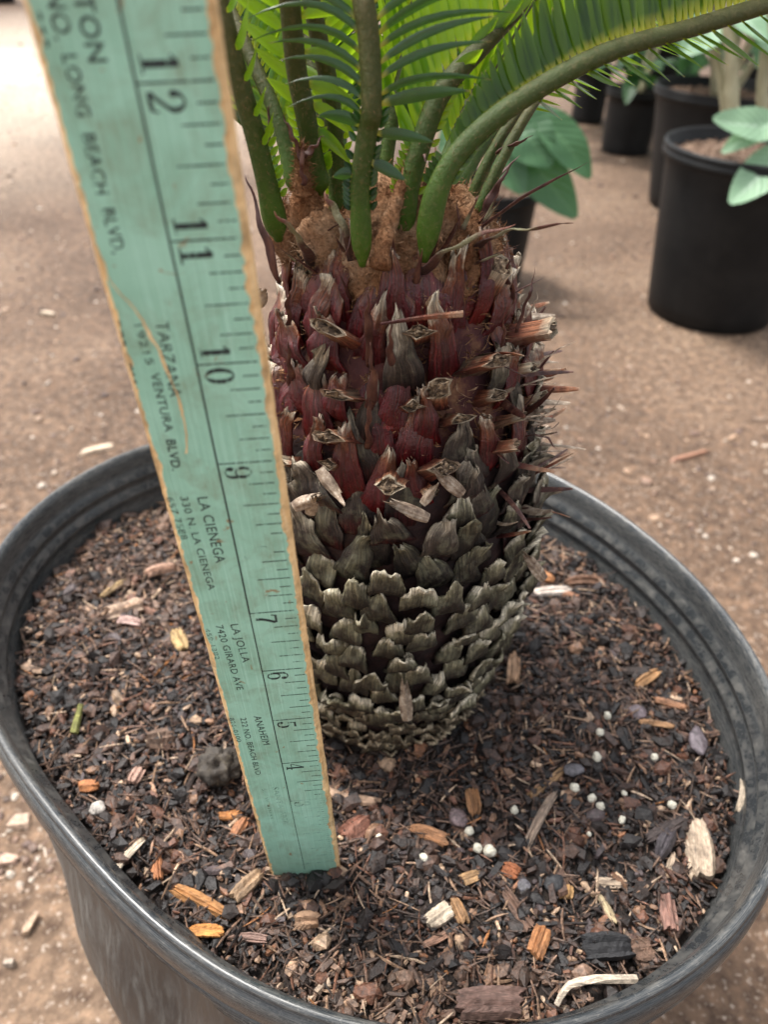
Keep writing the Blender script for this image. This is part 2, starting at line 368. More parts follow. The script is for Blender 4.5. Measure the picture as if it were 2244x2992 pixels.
dent_t = math.atan2(*((at_z((527, 2880), -40)[:2]-PC)[::-1]))
def ring(off, z, wob=0):
    r = RR-off
    if z < 0: f_ = sm(0, -150, z)*.85; r = r*(1-f_)+f_*(172+z*.06)
    if wob: r = r+np.array([wob*(nz(3*math.cos(t), 3*math.sin(t), z*.02)+.6*nz(7*math.cos(t), 7*math.sin(t), z*.03+9)) for t in TH])
    if z < 12:
        d = np.angle(np.exp(1j*(TH-dent_t-.0012*(z+40))))
        r = r-7*np.exp(-(d/.10)**2)*np.exp(-((z+60)/70)**2)+3*np.exp(-((d-.2)/.1)**2)*np.exp(-((z+50)/70)**2)
    zz = z+ (np.array([1.2*nz(2*math.cos(t), 2*math.sin(t), 5) for t in TH]) if z > -100 else 0)
    return np.stack([PC[0]+r*np.cos(TH), PC[1]+r*np.sin(TH), np.broadcast_to(zz, r.shape)], 1)
def loft(mb, prof, close=False, **kw):
    V = np.vstack([ring(*p) for p in prof]); n = len(prof); kw['u'] = np.tile(np.abs(np.angle(np.exp(1j*TH))), n)*190; kw['v'] = V[:, 2]+np.repeat(np.array([p[0] for p in prof]), NT)
    F = [(i*NT+(k+1) % NT, i*NT+k, (i+1)*NT+k, (i+1)*NT+(k+1) % NT) for i in range(n-1) for k in range(NT)]
    if close: F.append(tuple((n-1)*NT+k for k in range(NT)))
    mb.add(V, F, **kw)
ROFF = (15, 100, GZ)
rimprof = [(14.5, -12), (14, -4), (12.2, 3), (11.4, 5), (11.2, 8), (12.2, 10), (12.4, 12), (9.2, 15), (8.8, 18), (10.4, 20), (10.6, 21.6), (7.8, 24.5), (7.2, 29), (6.4, 33.5), (5.4, 36.4), (4.3, 37.7), (3.4, 38), (2.4, 37.7), (1.6, 36.6), (2.4, 34.6), (3.4, 33.6), (3.4, 32.4), (1.6, 31.4), (.4, 30),
           (-.3, 27), (-.4, 22), (.2, 18.5), (1.4, 17), (3.2, 16), (3.2, 14.8), (1.2, 13.8), (.4, 12), (.6, 10), (1.6, 8.6), (4, 7.4), (5, 6)]
mb = MB(); loft(mb, rimprof); mb.build('rim', RIM, pr, ROFF, smooth=True)
mb = MB(); loft(mb, [(5, 6), (5.6, 0), (6.5, -15, 1), (7.5, -40, 1.6), (8, -70, 2.2), (8, -110, 2.4), (8, -170, 2), (8, -225, 1.2), (8, -272, .5), (9, -281), (12, -285), (60, -285)], True)
mb.build('wall', POT, pr, ROFF, smooth=True)

# ------------------------------------------------------------------ soil
TC = np.array([30., 103.])           # trunk axis
def soil_z(x, y):
    z = 5.5*nz(x/45, y/45, 1)+3.6*nz(x/17, y/17, 2)+1.6*nz(x/6, y/6, 4)
    z *= sm(6, 34, math.hypot(x-0, y+4))
    d = math.hypot(x-TC[0], y-TC[1]); z += -8*math.exp(-((d-60)/12)**2)*(1 if x > 60 else .25)
    return z
mb = MB(); NRr = 90
V = [(PC[0], PC[1], 0)]
for j in range(1, NRr+1):
    for t, r in zip(TH, RR):
        rj = (r-12.5)*j/NRr; x, y = PC[0]+rj*math.cos(t), PC[1]+rj*math.sin(t)
        V.append((x, y, soil_z(x, y)-1.5-4*sm(.9, 1, j/NRr)))
F = [(0, 1+k, 1+(k+1) % NT) for k in range(NT)]+[(1+j*NT+k, 1+(j+1)*NT+k, 1+(j+1)*NT+(k+1) % NT, 1+j*NT+(k+1) % NT) for j in range(NRr-1) for k in range(NT)]
mb.add(V, F); tag(mb.build('potting_soil', SOIL, smooth=True), 'dark damp potting soil filling the big black pot', 'soil', kind='stuff')
PAL = [((.008, .0055, .005), 34), ((.019, .012, .0095), 26), ((.045, .024, .017), 19), ((.080, .044, .030), 13), ((.095, .040, .023), 9), ((.19, .105, .062), 7), ((.055, .040, .040), 4), ((.20, .09, .045), 1.5), ((.34, .23, .15), 4)]
PALD = [((.022, .014, .011), 14), ((.05, .03, .021), 20), ((.10, .06, .042), 25), ((.15, .09, .06), 16), ((.13, .06, .036), 8), ((.24, .15, .095), 9), ((.36, .26, .18), 4), ((.26, .11, .04), 1.5)]
def pick(p): w = np.array([k[1] for k in p]); return np.array(p[rng.choice(len(p), p=w/w.sum())][0])*rng.uniform(.7, 1.3)
def inside(x, y, m=15):
    dx, dy_ = x-PC[0], y-PC[1]; t = math.atan2(dy_, dx); return math.hypot(dx, dy_) < float((basis(t)@cf)[0])-m
def dry(x, y):                       # the pale dried zones: far left, front edge
    return sm(.25, .75, .5*math.exp(-(((x+110)/60)**2+((y-190)/70)**2))*1.7+.8*sm(-18, -48, y)*sm(-60, 10, x)+.35*nz(x/25, y/25, 8)+.12)
mb = MB()
def scatter(n, fn):
    k = 0
    while k < n:
        x, y = rng.uniform(-185, 215), rng.uniform(-75, 275)
        if not inside(x, y) or math.hypot(x-TC[0], y-TC[1]) < 46: continue
        if abs(x+.2) < 14.5 and -2 < y < 6: continue
        fn(x, y, soil_z(x, y)); k += 1
def crumb(x, y, z):
    s = rng.uniform(.5, 1.5)*(rng.uniform(1.6, 3) if rng.random() < .10 else 1)
    mb.add(iv*[s*rng.uniform(.8, 1.7), s, s*.8]*rng.uniform(.65, 1.3, (12, 1))@rot_rand(.6).T+[x, y, z-.8+s*.4], jf, col=pick(PALD if rng.random() < .8*dry(x, y) else PAL)*.9)
def chip(x, y, z):
    L = min(rng.lognormal(1.35, .45), 13); w = L*rng.uniform(.13, .5)
    v, f = plate(L, w, min(w*.55, .9+.25*rng.random()*w), int(rng.integers(5, 8)), .3)
    mb.add(v@rot_rand(.38).T+[x, y, z+rng.uniform(-.5, 1.5)], f, col=pick(PALD if rng.random() < dry(x, y) else PAL))
def fibre(x, y, z):
    L = rng.uniform(5, 16); a = rng.uniform(0, 6.28); t = rng.normal(0, .25)
    d = np.array([math.cos(a)*math.cos(t), math.sin(a)*math.cos(t), math.sin(t)]); e = np.cross(d, [0, 0, 1])*rng.uniform(-.25, .25)
    s = np.linspace(-.5, .5, 5); P = np.array([x, y, z+1.2])+d*(s*L)[:, None]+e*((s**2)*L)[:, None]
    tube(mb, P, np.array([.2, .42, .5, .42, .15])*rng.uniform(.5, 1.25), 4, col=pick(PALD))
scatter(19000, crumb); scatter(8500, chip); scatter(3600, fibre)
for k in range(260):                 # bits heaped against the foot of the yardstick
    x = rng.uniform(-15, 15); y = -abs(rng.normal(0, 2.2))-.9+.105*x; crumb(x, y, rng.uniform(-.6, .8))
for k in range(26): x = rng.uniform(-15, 15); chip(x, -2.4-abs(rng.normal(0, 2))+.105*x, .1)
tag(mb.build('wood_chips', CHIP), 'small dark bark chips and fibres covering the potting soil', 'wood chips', kind='stuff')

# ------------------------------------------------------------------ ruler
RD = np.array([-0.0507, -0.0635, 0]); RD[2] = math.sqrt(1-RD@RD)
RA = np.array([math.cos(.1048), math.sin(.1048), 0]); RA = unit(RA-RD*(RA@RD)); RN = np.cross(RA, RD)
S0 = .6404; IN = 25.4; VR, VL = 12.86, -12.9
ru = bpy.data.objects.new('yardstick', None); COL.objects.link(ru); ru.empty_display_size = .02
ru.matrix_world = Matrix(((RA[0], RD[0], RN[0], 0), (RA[1], RD[1], RN[1], 0), (RA[2], RD[2], RN[2], 0), (0, 0, 0, 1)))
tag(ru, 'worn mint green wooden yardstick with printed addresses standing in the soil before the trunk', 'yardstick')
def loc(q):                          # photo pixel -> (across, along) on the ruler face
    d = ray(q); t = -(CAM@RN)/(d@RN); X = CAM+d*t; return np.array([X@RA, X@RD])
ys = np.concatenate([np.arange(-16, 330, .8), np.linspace(332, 900, 60)])
def jag(y, seed, amp):
    return amp*(1.0*nz(y/9, seed)+.7*nz(y/2.6, seed+5)+.35*nz(y/1.0, seed+9))
V = []
for y in ys:
    l = VL-.15+abs(jag(y, 1.3, 1.0)); r = VR+.2-abs(jag(y, 7.7, 1.15))
    xl, xr = VL-1.15+jag(y, 21, .18), VR+1.35+jag(y, 31, .22)
    V += [(l, y, 0), (l, y, -.09), (r, y, -.09), (r, y, 0), (xl, y, -1.15), (xl, y, -4.4), (xr, y, -4.4), (xr, y, -1.3)]
n = len(ys)
def strips(pairs): return [(i*8+a, i*8+b, (i+1)*8+b, (i+1)*8+a) for i in range(n-1) for a, b in pairs]
VW = np.array(V)
def sub(idx, pairs, name, mat, capf=()):
    k = len(idx); v = VW.reshape(n, 8, 3)[:, idx].reshape(-1, 3)
    F = [(i*k+a, i*k+b, (i+1)*k+b, (i+1)*k+a) for i in range(n-1) for a, b in pairs]
    for c in capf: F.append(tuple(c)); F.append(tuple((n-1)*k+j for j in reversed(c)))
    m = MB(); m.add(v, F); return m.build(name, mat, ru, (0, 0, 0))
sub([1, 2, 7, 6, 5, 4], [(0, 1), (1, 2), (2, 3), (3, 4), (4, 5), (5, 0)], 'wood_core', WOOD, [[5, 4, 3, 2, 1, 0]])
# paint layer: 0.09 mm proud of the wood
v = VW.reshape(n, 8, 3)[:, [1, 0, 3, 2]].copy(); v[:, 0, 2] -= .05; v[:, 3, 2] -= .05
m = MB(); m.add(v.reshape(-1, 3), [(i*4+a, i*4+a+1, (i+1)*4+a+1, (i+1)*4+a) for i in range(n-1) for a in range(3)]); m.build('painted_face', PAINT, ru, (0, 0, 0))
ZI = .05                             # ink height
def Y(s): return (s-S0)*IN
def quadstrip(mb, P, wd, z):
    P = np.asarray(P, float); T = np.gradient(P, axis=0); T /= np.linalg.norm(T, axis=1)[:, None]+1e-9
    Nn = np.stack([-T[:, 1], T[:, 0]], 1); wd = np.broadcast_to(wd, len(P))[:, None]
    a, b = P+Nn*wd/2, P-Nn*wd/2; k = len(P)
    v = np.vstack([np.c_[a, np.full(k, z)], np.c_[b, np.full(k, z)]])
    mb.add(v, [(i, k+i, k+i+1, i+1) for i in range(k-1)])
# tick marks
ft = 2*(VR-0)/2
t1 = MB(); t2 = MB()
for e in range(8, int(14*8)):
    s = e/8; L = {0: 1.0, 4: .69, 2: .53, 6: .53}.get(e % 8, .27)*(VR-.35)
    wdt = .30 if e % 8 else .34
    if abs(s-8) < .01: L *= .2; continue
    x1 = VR-.5-rng.uniform(0, .5); x0 = VR-.35-L+rng.uniform(-.15, .15)
    if e % 8 == 0: x0 = .1
    quadstrip(t1 if s > 3.05 else t2, [(x0, Y(s)), (x1, Y(s))], wdt, ZI)
    if s < 3:
        quadstrip(t2, [(VR-3, Y(s+1/16)), (VR-.6, Y(s+1/16))], .22, ZI)
t1.build('tick_marks', INK, ru, (0, 0, 0)); t2.build('tick_marks', INK_FAINT, ru, (0, 0, 0))
m = MB(); yy = np.linspace(Y(.8), Y(20), 300); quadstrip(m, np.stack([.04*np.sin(yy/9), yy], 1), .42-.10*(yy < Y(7))-.14*(yy < Y(3)), ZI); m.build('centre_line', INK_LINE, ru, (0, 0, 0))
# numerals in a slab-serif hand: strokes (x, y, width) in a unit box
def arc(cx, cy, rx, ry, a0, a1, n=18): return [(cx+rx*math.cos(R(a0+(a1-a0)*i/(n-1))), cy+ry*math.sin(R(a0+(a1-a0)*i/(n-1)))) for i in range(n)]
def mod(P, w0, w1):                  # width swells on the sides of a bowl
    P = np.array(P); T = np.gradient(P, axis=0); T /= np.linalg.norm(T, axis=1)[:, None]; return P, w0+(w1-w0)*np.abs(T[:, 1])**1.5
BALL = lambda x, y, r=.085: (np.array(arc(x, y, r*.5, r*.5, 0, 360, 14)), r)
DIG = {'1': [(np.array([(.5, .08), (.5, .98)]), .27), (np.array([(.12, .045), (.88, .045)]), .09), (np.array([(.16, .80), (.30, .86), (.46, .97)]), .10)],
       '0': [mod(arc(.5, .5, .33, .455, 0, 360, 40), .07, .24)],
       '2': [mod([(.20, .70)]+arc(.5, .70, .30, .26, 165, -35, 20)+[(.55, .38), (.30, .20), (.16, .10)], .09, .21), (np.array([(.14, .08), (.84, .08)]), .17), (np.array([(.80, .10), (.86, .27)]), .08), BALL(.22, .70, .13)],
       '9': [mod(arc(.5, .68, .30, .28, 0, 360, 30), .07, .2), mod([(.80, .68), (.80, .5)]+arc(.48, .30, .32, .27, 15, -150, 16), .08, .2), BALL(.24, .22, .15)],
       '6': [mod(arc(.5, .32, .30, .28, 0, 360, 30), .07, .2), mod([(.20, .32), (.20, .5)]+arc(.52, .70, .32, .27, 195, 30, 16), .08, .2), BALL(.76, .78, .15)],
       '7': [(np.array([(.14, .90), (.86, .90)]), .15), (np.array([(.18, .95), (.15, .70)]), .08), mod([(.84, .86), (.62, .56), (.48, .28), (.46, .03)], .13, .25)],
       '5': [mod(arc(.46, .32, .34, .29, 125, -150, 24), .09, .22), (np.array([(.26, .55), (.28, .94)]), .09), (np.array([(.26, .90), (.80, .90)]), .15), BALL(.22, .20, .14)],
       '4': [(np.array([(.66, .06), (.66, .98)]), .22), (np.array([(.60, .94), (.10, .34)]), .08), (np.array([(.08, .29), (.92, .29)]), .10), (np.array([(.44, .04), (.88, .04)]), .08)],
       '3': [mod(arc(.46, .74, .28, .22, 160, -80, 20), .09, .2), mod(arc(.46, .29, .33, .26, 85, -160, 22), .09, .22), BALL(.22, .75, .13), BALL(.20, .22, .14)]}
def numeral(d, s, gap, h, wd, above, mat):
    """text runs down the stick: its x is -along, its y is +across"""
    m = MB(); y0 = Y(s)+(gap+wd if above else -gap)
    for i, (P, w) in enumerate(DIG[d]):
        P = np.asarray(P); Q = np.stack([1.15+P[:, 1]*h, y0-P[:, 0]*wd], 1)
        quadstrip(m, Q, np.asarray(w)*(h*.66), ZI+.012*i)
    return m.build('numeral', mat, ru, (0, 0, 0))
for s, a, b in ((12, '1', '2'), (11, '1', '1'), (10, '1', '0'), (13, '1', '3')):
    numeral(a, s, .75, 6.2, 3.7, True, INK); numeral(b, s, .75, 6.2, 4.1, False, INK)
for s, d in ((9, '9'), (7, '7'), (6, '6'), (5, '5')): numeral(d, s, .6, 6.2, 4.3, False, INK)
numeral('4', 4, .5, 6.0, 4.2, False, INK); numeral('3', 3, .6, 6.0, 4.2, False, INK_FAINT)
# what is left of the 8: a couple of broken arcs
m = MB(); quadstrip(m, np.array(arc(6.2, Y(8)-2.6, 2.2, 1.7, 40, 130, 10)), .18, ZI); quadstrip(m, np.array(arc(3.2, Y(8)-2.8, 2.0, 1.9, 170, 260, 10)), .16, ZI); m.build('numeral', INK_FAINT, ru, (0, 0, 0))
# lettering
def text(txt, q0, q1, qc, mat=INK, bold=.0):
    cu = bpy.data.curves.new('lettering', 'FONT'); cu.body = txt; cu.resolution_u = 3; cu.space_character = 1.06; cu.offset = bold
    tmp = bpy.data.objects.new('lettering', cu); COL.objects.link(tmp)
    bpy.context.view_layer.update()
    me = bpy.data.meshes.new_from_object(tmp.evaluated_get(bpy.context.evaluated_depsgraph_get()))
    bpy.data.objects.remove(tmp); bpy.data.curves.remove(cu)
    v = np.empty(len(me.vertices)*3); me.vertices.foreach_get('co', v); v = v.reshape(-1, 3)
    x = (v[:, 0]-v[:, 0].min())/(np.ptp(v[:, 0])+1e-9); y = v[:, 1]/.729
    p0, p1 = (loc(q) if not isinstance(q, tuple) or len(q) == 2 else np.array(q[:2]) for q in (q0, q1)); up = loc(qc)-p0 if len(qc) == 2 else np.array(qc[:2])
    dirv = p1-p0; up = up-dirv*(up@dirv)/(dirv@dirv)
    P = p0+x[:, None]*dirv+y[:, None]*up
    me.vertices.foreach_set('co', np.c_[P, np.full(len(P), ZI)].ravel()/1000)
    me.materials.clear(); me.materials.append(mat); me.update()
    o = bpy.data.objects.new('lettering', me); COL.objects.link(o); o.parent = ru; return o
e = loc((259, 183))
text('COMPTON', (e[0]-.1, e[1]+20.5, 0), (259, 183), (3.1, 0, 0), INK, .012)
e = loc((152, 52)); text('NO.', (e[0], e[1]+3.6, 0), (160, 118), (2.9, 0, 0), INK, .01)
text('LONG', (178, 160), (225, 342), (225, 158), INK, .01); text('BEACH', (236, 391), (281, 568), (277, 383), INK, .01); text('BLVD,', (294, 610), (331, 742), (333, 600), INK, .01)
text('TARZANA', (452, 940), (496, 1160), (491, 931), INK, .0); text('19215', (389, 949), (428, 1066), (414, 946)); text('VENTURA', (437, 1090), (482, 1262), (465, 1086), INK_LINE, .006); text('BLVD.', (484, 1285), (503, 1375), (512, 1280), INK_LINE, .016)
text('LA CIENEGA', (575, 1454), (631, 1645), (607, 1447), INK_LINE, .004); text('330 N. LA CIENEGA', (525, 1452), (609, 1724), (549, 1450), INK_LINE, .0); text('657 7588', (484, 1454), (530, 1577), (505, 1451), INK, -.004)
text('LA JOLLA', (672, 1825), (709, 1936), (697, 1823), INK_LINE); text('7420 GIRARD AVE', (629, 1828), (692, 2016), (651, 1824), INK_LINE); text('459-1382', (598, 1837), (629, 1927), (612, 1835), INK, -.004)
text('ANAHEIM', (740, 2093), (769, 2177), (762, 2088), INK_LINE); text('222 NO. BEACH BLVD', (701, 2098), (747, 2264), (718, 2093), INK_LINE); text('826-0100', (668, 2098), (692, 2168), (682, 2094), INK, -.003)
text('SANTA ANA', (795, 2300), (827, 2409), (813, 2297), INK_FAINT); text('507 W. 4TH ST', (764, 2305), (786, 2394), (778, 2302), INK_FAINT)
# tops of a worn-off line of digits at the left edge
m = MB()
for a, b in (((345, 935), (350, 960)), ((352, 966), (357, 988)), ((360, 995), (364, 1010)), ((378, 1062), (384, 1082)), ((386, 1088), (390, 1100)), ((392, 1110), (396, 1122)), ((112, 35), (117, 60)), ((122, 78), (127, 100)), ((132, 115), (138, 138))):
    pa, pb = loc(a), loc(b); quadstrip(m, [pa, (pa+pb)/2+[.12, 0], pb], .45, ZI)
m.build('lettering', INK, ru, (0, 0, 0))
# the long scratch down to bare wood
sc = [(305, 795), (340, 845), (385, 895), (415, 935), (440, 985), (462, 1018), (478, 1060), (495, 1102), (520, 1160), (532, 1205), (541, 1250), (545, 1300), (543, 1325)]
P = np.array([loc(q) for q in sc]); P = spline(P, 60); P += rng.normal(0, .06, P.shape)
wds = np.interp(np.linspace(0, 1, 60), [0, .15, .3, .34, .42, .55, .6, .75, .92, 1], [.3, .25, .9, .45, .8, .3, .35, .85, .4, .7]) if False else np.interp(np.linspace(0, 1, 60), [0, .2, .33, .4, .5, .62, .72, .8, .94, 1], [.22, .25, .75, .35, .7, .25, .6, .3, .32, .55])
m = MB(); quadstrip(m, P, wds, ZI+.05); m.build('scratch', WOOD, ru, (0, 0, 0))

# ------------------------------------------------------------------ the cycad
cy = empty('sago_palm', (30, 103, 0), 'sago palm cycad with scaly bulbous trunk and green fronds growing in the big pot', 'cycad')
CO = (30, 103, 0)
PZ = [-12, 0, 12, 30, 59, 88, 114, 147, 175, 200, 214, 224, 236]; PRD = [42, 45, 48, 52, 56.5, 58.5, 59, 55, 48.5, 41, 36, 29, 14]   # core radius
def RC(z): return float(np.interp(z, PZ, PRD))-3.5
def hit(x, y, off=0):                # display pixel -> point on the trunk surface
    d = ray((x*KD, y*KD)); t = 150.
    while t < 420:
        X = CAM+d*t; r = math.hypot(X[0]-TC[0], X[1]-TC[1])
        if X[2] < 236 and r < RC(X[2])+off: return X
        t += .5
    return None
mb = MB(); NS = 110; zs = np.linspace(-12, 236, 90)
V = []
for z in zs:
    for k in range(NS):
        t = 2*math.pi*k/NS; r = RC(z)+1.6*nz(3*math.cos(t), 3*math.sin(t), z*.08)+1.2*nz(14*math.cos(t), 14*math.sin(t), z*.35); V.append((TC[0]+r*math.cos(t), TC[1]+r*math.sin(t), z))
F = [(j*NS+k, j*NS+(k+1) % NS, (j+1)*NS+(k+1) % NS, (j+1)*NS+k) for j in range(89) for k in range(NS)]+[tuple(89*NS+k for k in range(NS))]
MI_ = [(0 if zs[f[0]//NS] < 165 else 1) for f in F]
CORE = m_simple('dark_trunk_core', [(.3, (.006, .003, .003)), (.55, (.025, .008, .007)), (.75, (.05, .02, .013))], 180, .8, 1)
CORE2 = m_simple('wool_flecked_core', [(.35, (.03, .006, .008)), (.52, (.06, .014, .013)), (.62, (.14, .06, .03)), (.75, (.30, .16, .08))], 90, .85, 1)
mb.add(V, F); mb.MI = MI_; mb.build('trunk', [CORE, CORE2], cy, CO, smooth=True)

def frame(X):
    n = unit([X[0]-TC[0], X[1]-TC[1], 0]); z = X[2]
    slope = (RC(z+4)-RC(z-4))/8; t = unit(np.array([0, 0, 1])+n*slope); nn = unit(n-t*(n@t)); b = np.cross(t, nn)
    return b, t, nn
def scale_geo(Wd, H, O, P, a, curl, wave, thick, keel, bend, rag=1.0):
    NU, NV = 13, 12; u = np.linspace(-1, 1, NU); v = np.linspace(0, 1, NV); U, Vv = np.meshgrid(u, v)
    ph = rng.uniform(0, 6.28, 4)
    w = Wd*((1-P)*(.42+.62*np.sin(math.pi*.5*np.minimum(Vv/.62, 1))-.12*np.maximum(Vv-.7, 0)/.3)+P*((1-Vv)**.75+.07))
    bb = U*w+bend*Vv**2*Wd
    tt = -.28*H+1.28*H*Vv*(1-a*(1-P)*np.abs(U)**1.7*.8)
    tt = tt+H*.05*np.sin(U*5+ph[0])*Vv**2*(1-P)
    nn = O*(1-(1-np.minimum(Vv/.62, 1))**2)*(1-.12*np.maximum(Vv-.62, 0)/.38)+rng.uniform(-.5, 3.2)*np.exp(-(U/.28)**2)*np.maximum(Vv-.72, 0)/.28-keel*np.abs(U)**1.6*(.3+.7*Vv)+curl*np.maximum(Vv-.6, 0)**2*8+wave*np.sin(U*4.2+ph[1])*Vv**2+.35*wave*np.sin(U*9+ph[2])*Vv**3
    sd = rng.uniform(0, 500, 3); f1 = np.array([nz(k*3.2, sd[0])+.8*nz(k*8, sd[1]) for k in u]); f2 = np.array([nz(k*2.2, sd[2])+.7*nz(k*6.5, sd[1]+3)+.4*nz(k*13, sd[0]) for k in u])
    nn = nn+.75*f1[None, :]*(.25+.75*Vv)*rag
    tt = tt+H*.16*f2[None, :]*np.maximum(Vv-.45, 0)/.55*rag
    fr = np.maximum(Vv-.8, 0)/.2; nn = nn+fr*rng.normal(0, .55, NU)[None, :]*rag; tt = tt+fr*rng.normal(0, .45, NU)[None, :]*rag
    o = np.stack([bb, tt, nn], -1).reshape(-1, 3); i = o.copy(); i[:, 2] -= (thick*(1.6-Vv)).ravel(); i[:, 1] -= .3*thick
    V = np.vstack([o, i]); n = NU*NV; F = []
    for j in range(NV-1):
        for k in range(NU-1):
            q = j*NU+k; F += [(q, q+1, q+NU+1, q+NU), (n+q+NU, n+q+NU+1, n+q+1, n+q)]
    for k in range(NU-1): q = (NV-1)*NU+k; F.append((q, q+1, n+q+1, n+q))
    for j in range(NV-1):
        q = j*NU; F.append((q, q+NU, n+q+NU, n+q)); q += NU-1; F.append((q+NU, q, n+q, n+q+NU))
    uu = np.concatenate([U.ravel()]*2); vv = np.concatenate([Vv.ravel()]*2)
    return V, F, uu, vv
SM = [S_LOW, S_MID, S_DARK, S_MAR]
STP = [(725, 722, 13, 8.0, 0), (737, 852, 12, 7.5, 0), (727, 945, 13, 6.5, .1), (938, 848, 13, 7, .5), (888, 878, 10, 6, .3), (905, 722, 11, 6.5, .4), (1048, 785, 13, 7, .7), (1057, 858, 12, 6.5, .6), (842, 1038, 10, 6, .2),
       (716, 1003, 9, 6, 0), (627, 997, 10, 5.5, -.2), (950, 1010, 14, 8, .4), (575, 640, 11, 6.5, -.1), (1075, 970, 13, 7, .8), (930, 1060, 8, 5.5, .3), (1105, 905, 11, 5.5, 1), (985, 905, 9, 5.5, .5), (1128, 722, 17, 6.5, 1), (1120, 800, 11, 5, 1), (1060, 610, 14, 7.5, .7), (1150, 860, 11, 4.5, 1)]
stump_pts = []
for s_ in STP:
    X = hit(s_[0], s_[1], 7)
    if X is None: X = hit(s_[0]-45, s_[1], 7)
    stump_pts.append(X)
items = []; z = -2.0; i = 0
while z < 213:
    th_ = i*2.399963+rng.normal(0, .05); zz = z+rng.normal(0, .5 if z < 110 else 1.2)
    X = np.array([TC[0]+RC(zz)*math.cos(th_), TC[1]+RC(zz)*math.sin(th_), zz]); b, t, nn = frame(X); r = rng.random(); zj = zz+rng.normal(0, 7)
    area = np.interp(z, [0, 30, 50, 100, 150, 175, 213], [44, 54, 112, 135, 120, 105, 120])
    z += area/(2*math.pi*RC(z)); i += 1
    if any(sp is not None and np.linalg.norm((X+nn*6)-sp) < 5.5 for sp in stump_pts): continue
    if zj < 34: g = (rng.uniform(4.3, 6.2), rng.uniform(7, 10), rng.uniform(4, 7), 0, .65, rng.uniform(-1, 1), .9, 1.9, 1.8, rng.normal(0, .12)); mi = 0
    elif zj < 122: g = (rng.uniform(6.0, 7.6), rng.uniform(14, 19), rng.uniform(7, 11.5), max(0, rng.normal(.16, .16)), rng.uniform(.5, .85), rng.uniform(-1.2, 2.0), rng.uniform(.3, 1.2), 2.0, 3.2, rng.normal(0, .13)); mi = 1
    elif zj < 156: g = (rng.uniform(7, 9), rng.uniform(14, 22), rng.uniform(6, 9.5), rng.uniform(.3, .85), .7, rng.uniform(-.5, 2.4), rng.uniform(.5, 1.4), .9, 3, rng.normal(0, .25)); mi = (1 if r < .35 else 2) if zj < 138 else (2 if r < .66 else (1 if r < .82 else 3))
    else: g = (rng.uniform(5, 8.2), rng.uniform(15, 27), rng.uniform(5, 10), rng.uniform(.8, 1), .8, rng.uniform(-1, 2.2), rng.uniform(.4, 1.1), .9, 3.4, rng.normal(0, .16)); mi = 3 if r < (.75 if zj < 172 else .94) else 2
    V, F, uu, vv = scale_geo(*g, rag=.42 if zj < 122 else .9)
    lo = zj < 122; ra = rng.normal(0, .08 if lo else .17); rb = rng.normal(0, .09 if lo else .16); b, t = b*math.cos(ra)+t*math.sin(ra), t*math.cos(ra)-b*math.sin(ra); t, nn = t*math.cos(rb)+nn*math.sin(rb), nn*math.cos(rb)-t*math.sin(rb)
    P = X-nn*1.0+V[:, :1]*b+V[:, 1:2]*t+V[:, 2:3]*nn
    P = P+np.array([[nz(*(k*.16+r*40)), nz(*(k*.16+r*40+50)), nz(*(k*.16+r*40+90))] for k in P])*(.5+1.3*vv[:, None])+np.array([nz(*(k*.55+r*70)) for k in P])[:, None]*nn*.8
    tc = CAM-X; dist = np.linalg.norm(tc); face = (nn+.5*t)@tc/dist
    pxp = FPX*((X-CAM)@RT)/((X-CAM)@FW)+1122; pyp = 1496-FPX*((X-CAM)@UP)/((X-CAM)@FW)
    hid = pxp < 870+(pyp-1500)*.12
    items.append(((face*g[0]*g[1]/dist**2 if face > 0 else face*1e-6)*(.02 if hid else 1), P, F, uu, vv, mi, r, X))
for x, y, w_, h_ in ((690, 678, 10, 20), (832, 678, 9.5, 17), (920, 665, 10, 18), (770, 600, 7, 15), (600, 700, 9, 18), (1010, 650, 8.5, 16)):
    X = hit(x, y, 4)
    if X is None: continue
    b, t, nn = frame(X); V, F, uu, vv = scale_geo(w_, h_, 5.5, .25, .75, -.4, .5, .9, 2.4, rng.normal(0, .08)); r = rng.random()
    items.append((1.0, X-nn*3+V[:, :1]*b+V[:, 1:2]*t+V[:, 2:3]*nn, F, uu, vv, 3, r, X))
items.sort(key=lambda k: -k[0])
rest = MB()
for k, (sc_, P, F, uu, vv, mi, r, X) in enumerate(items):
    if k < 100:
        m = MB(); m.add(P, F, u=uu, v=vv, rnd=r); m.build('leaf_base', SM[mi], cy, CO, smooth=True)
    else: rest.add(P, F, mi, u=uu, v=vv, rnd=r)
tag(rest.build('leaf_bases', SM, cy, CO, smooth=True), kind='stuff')

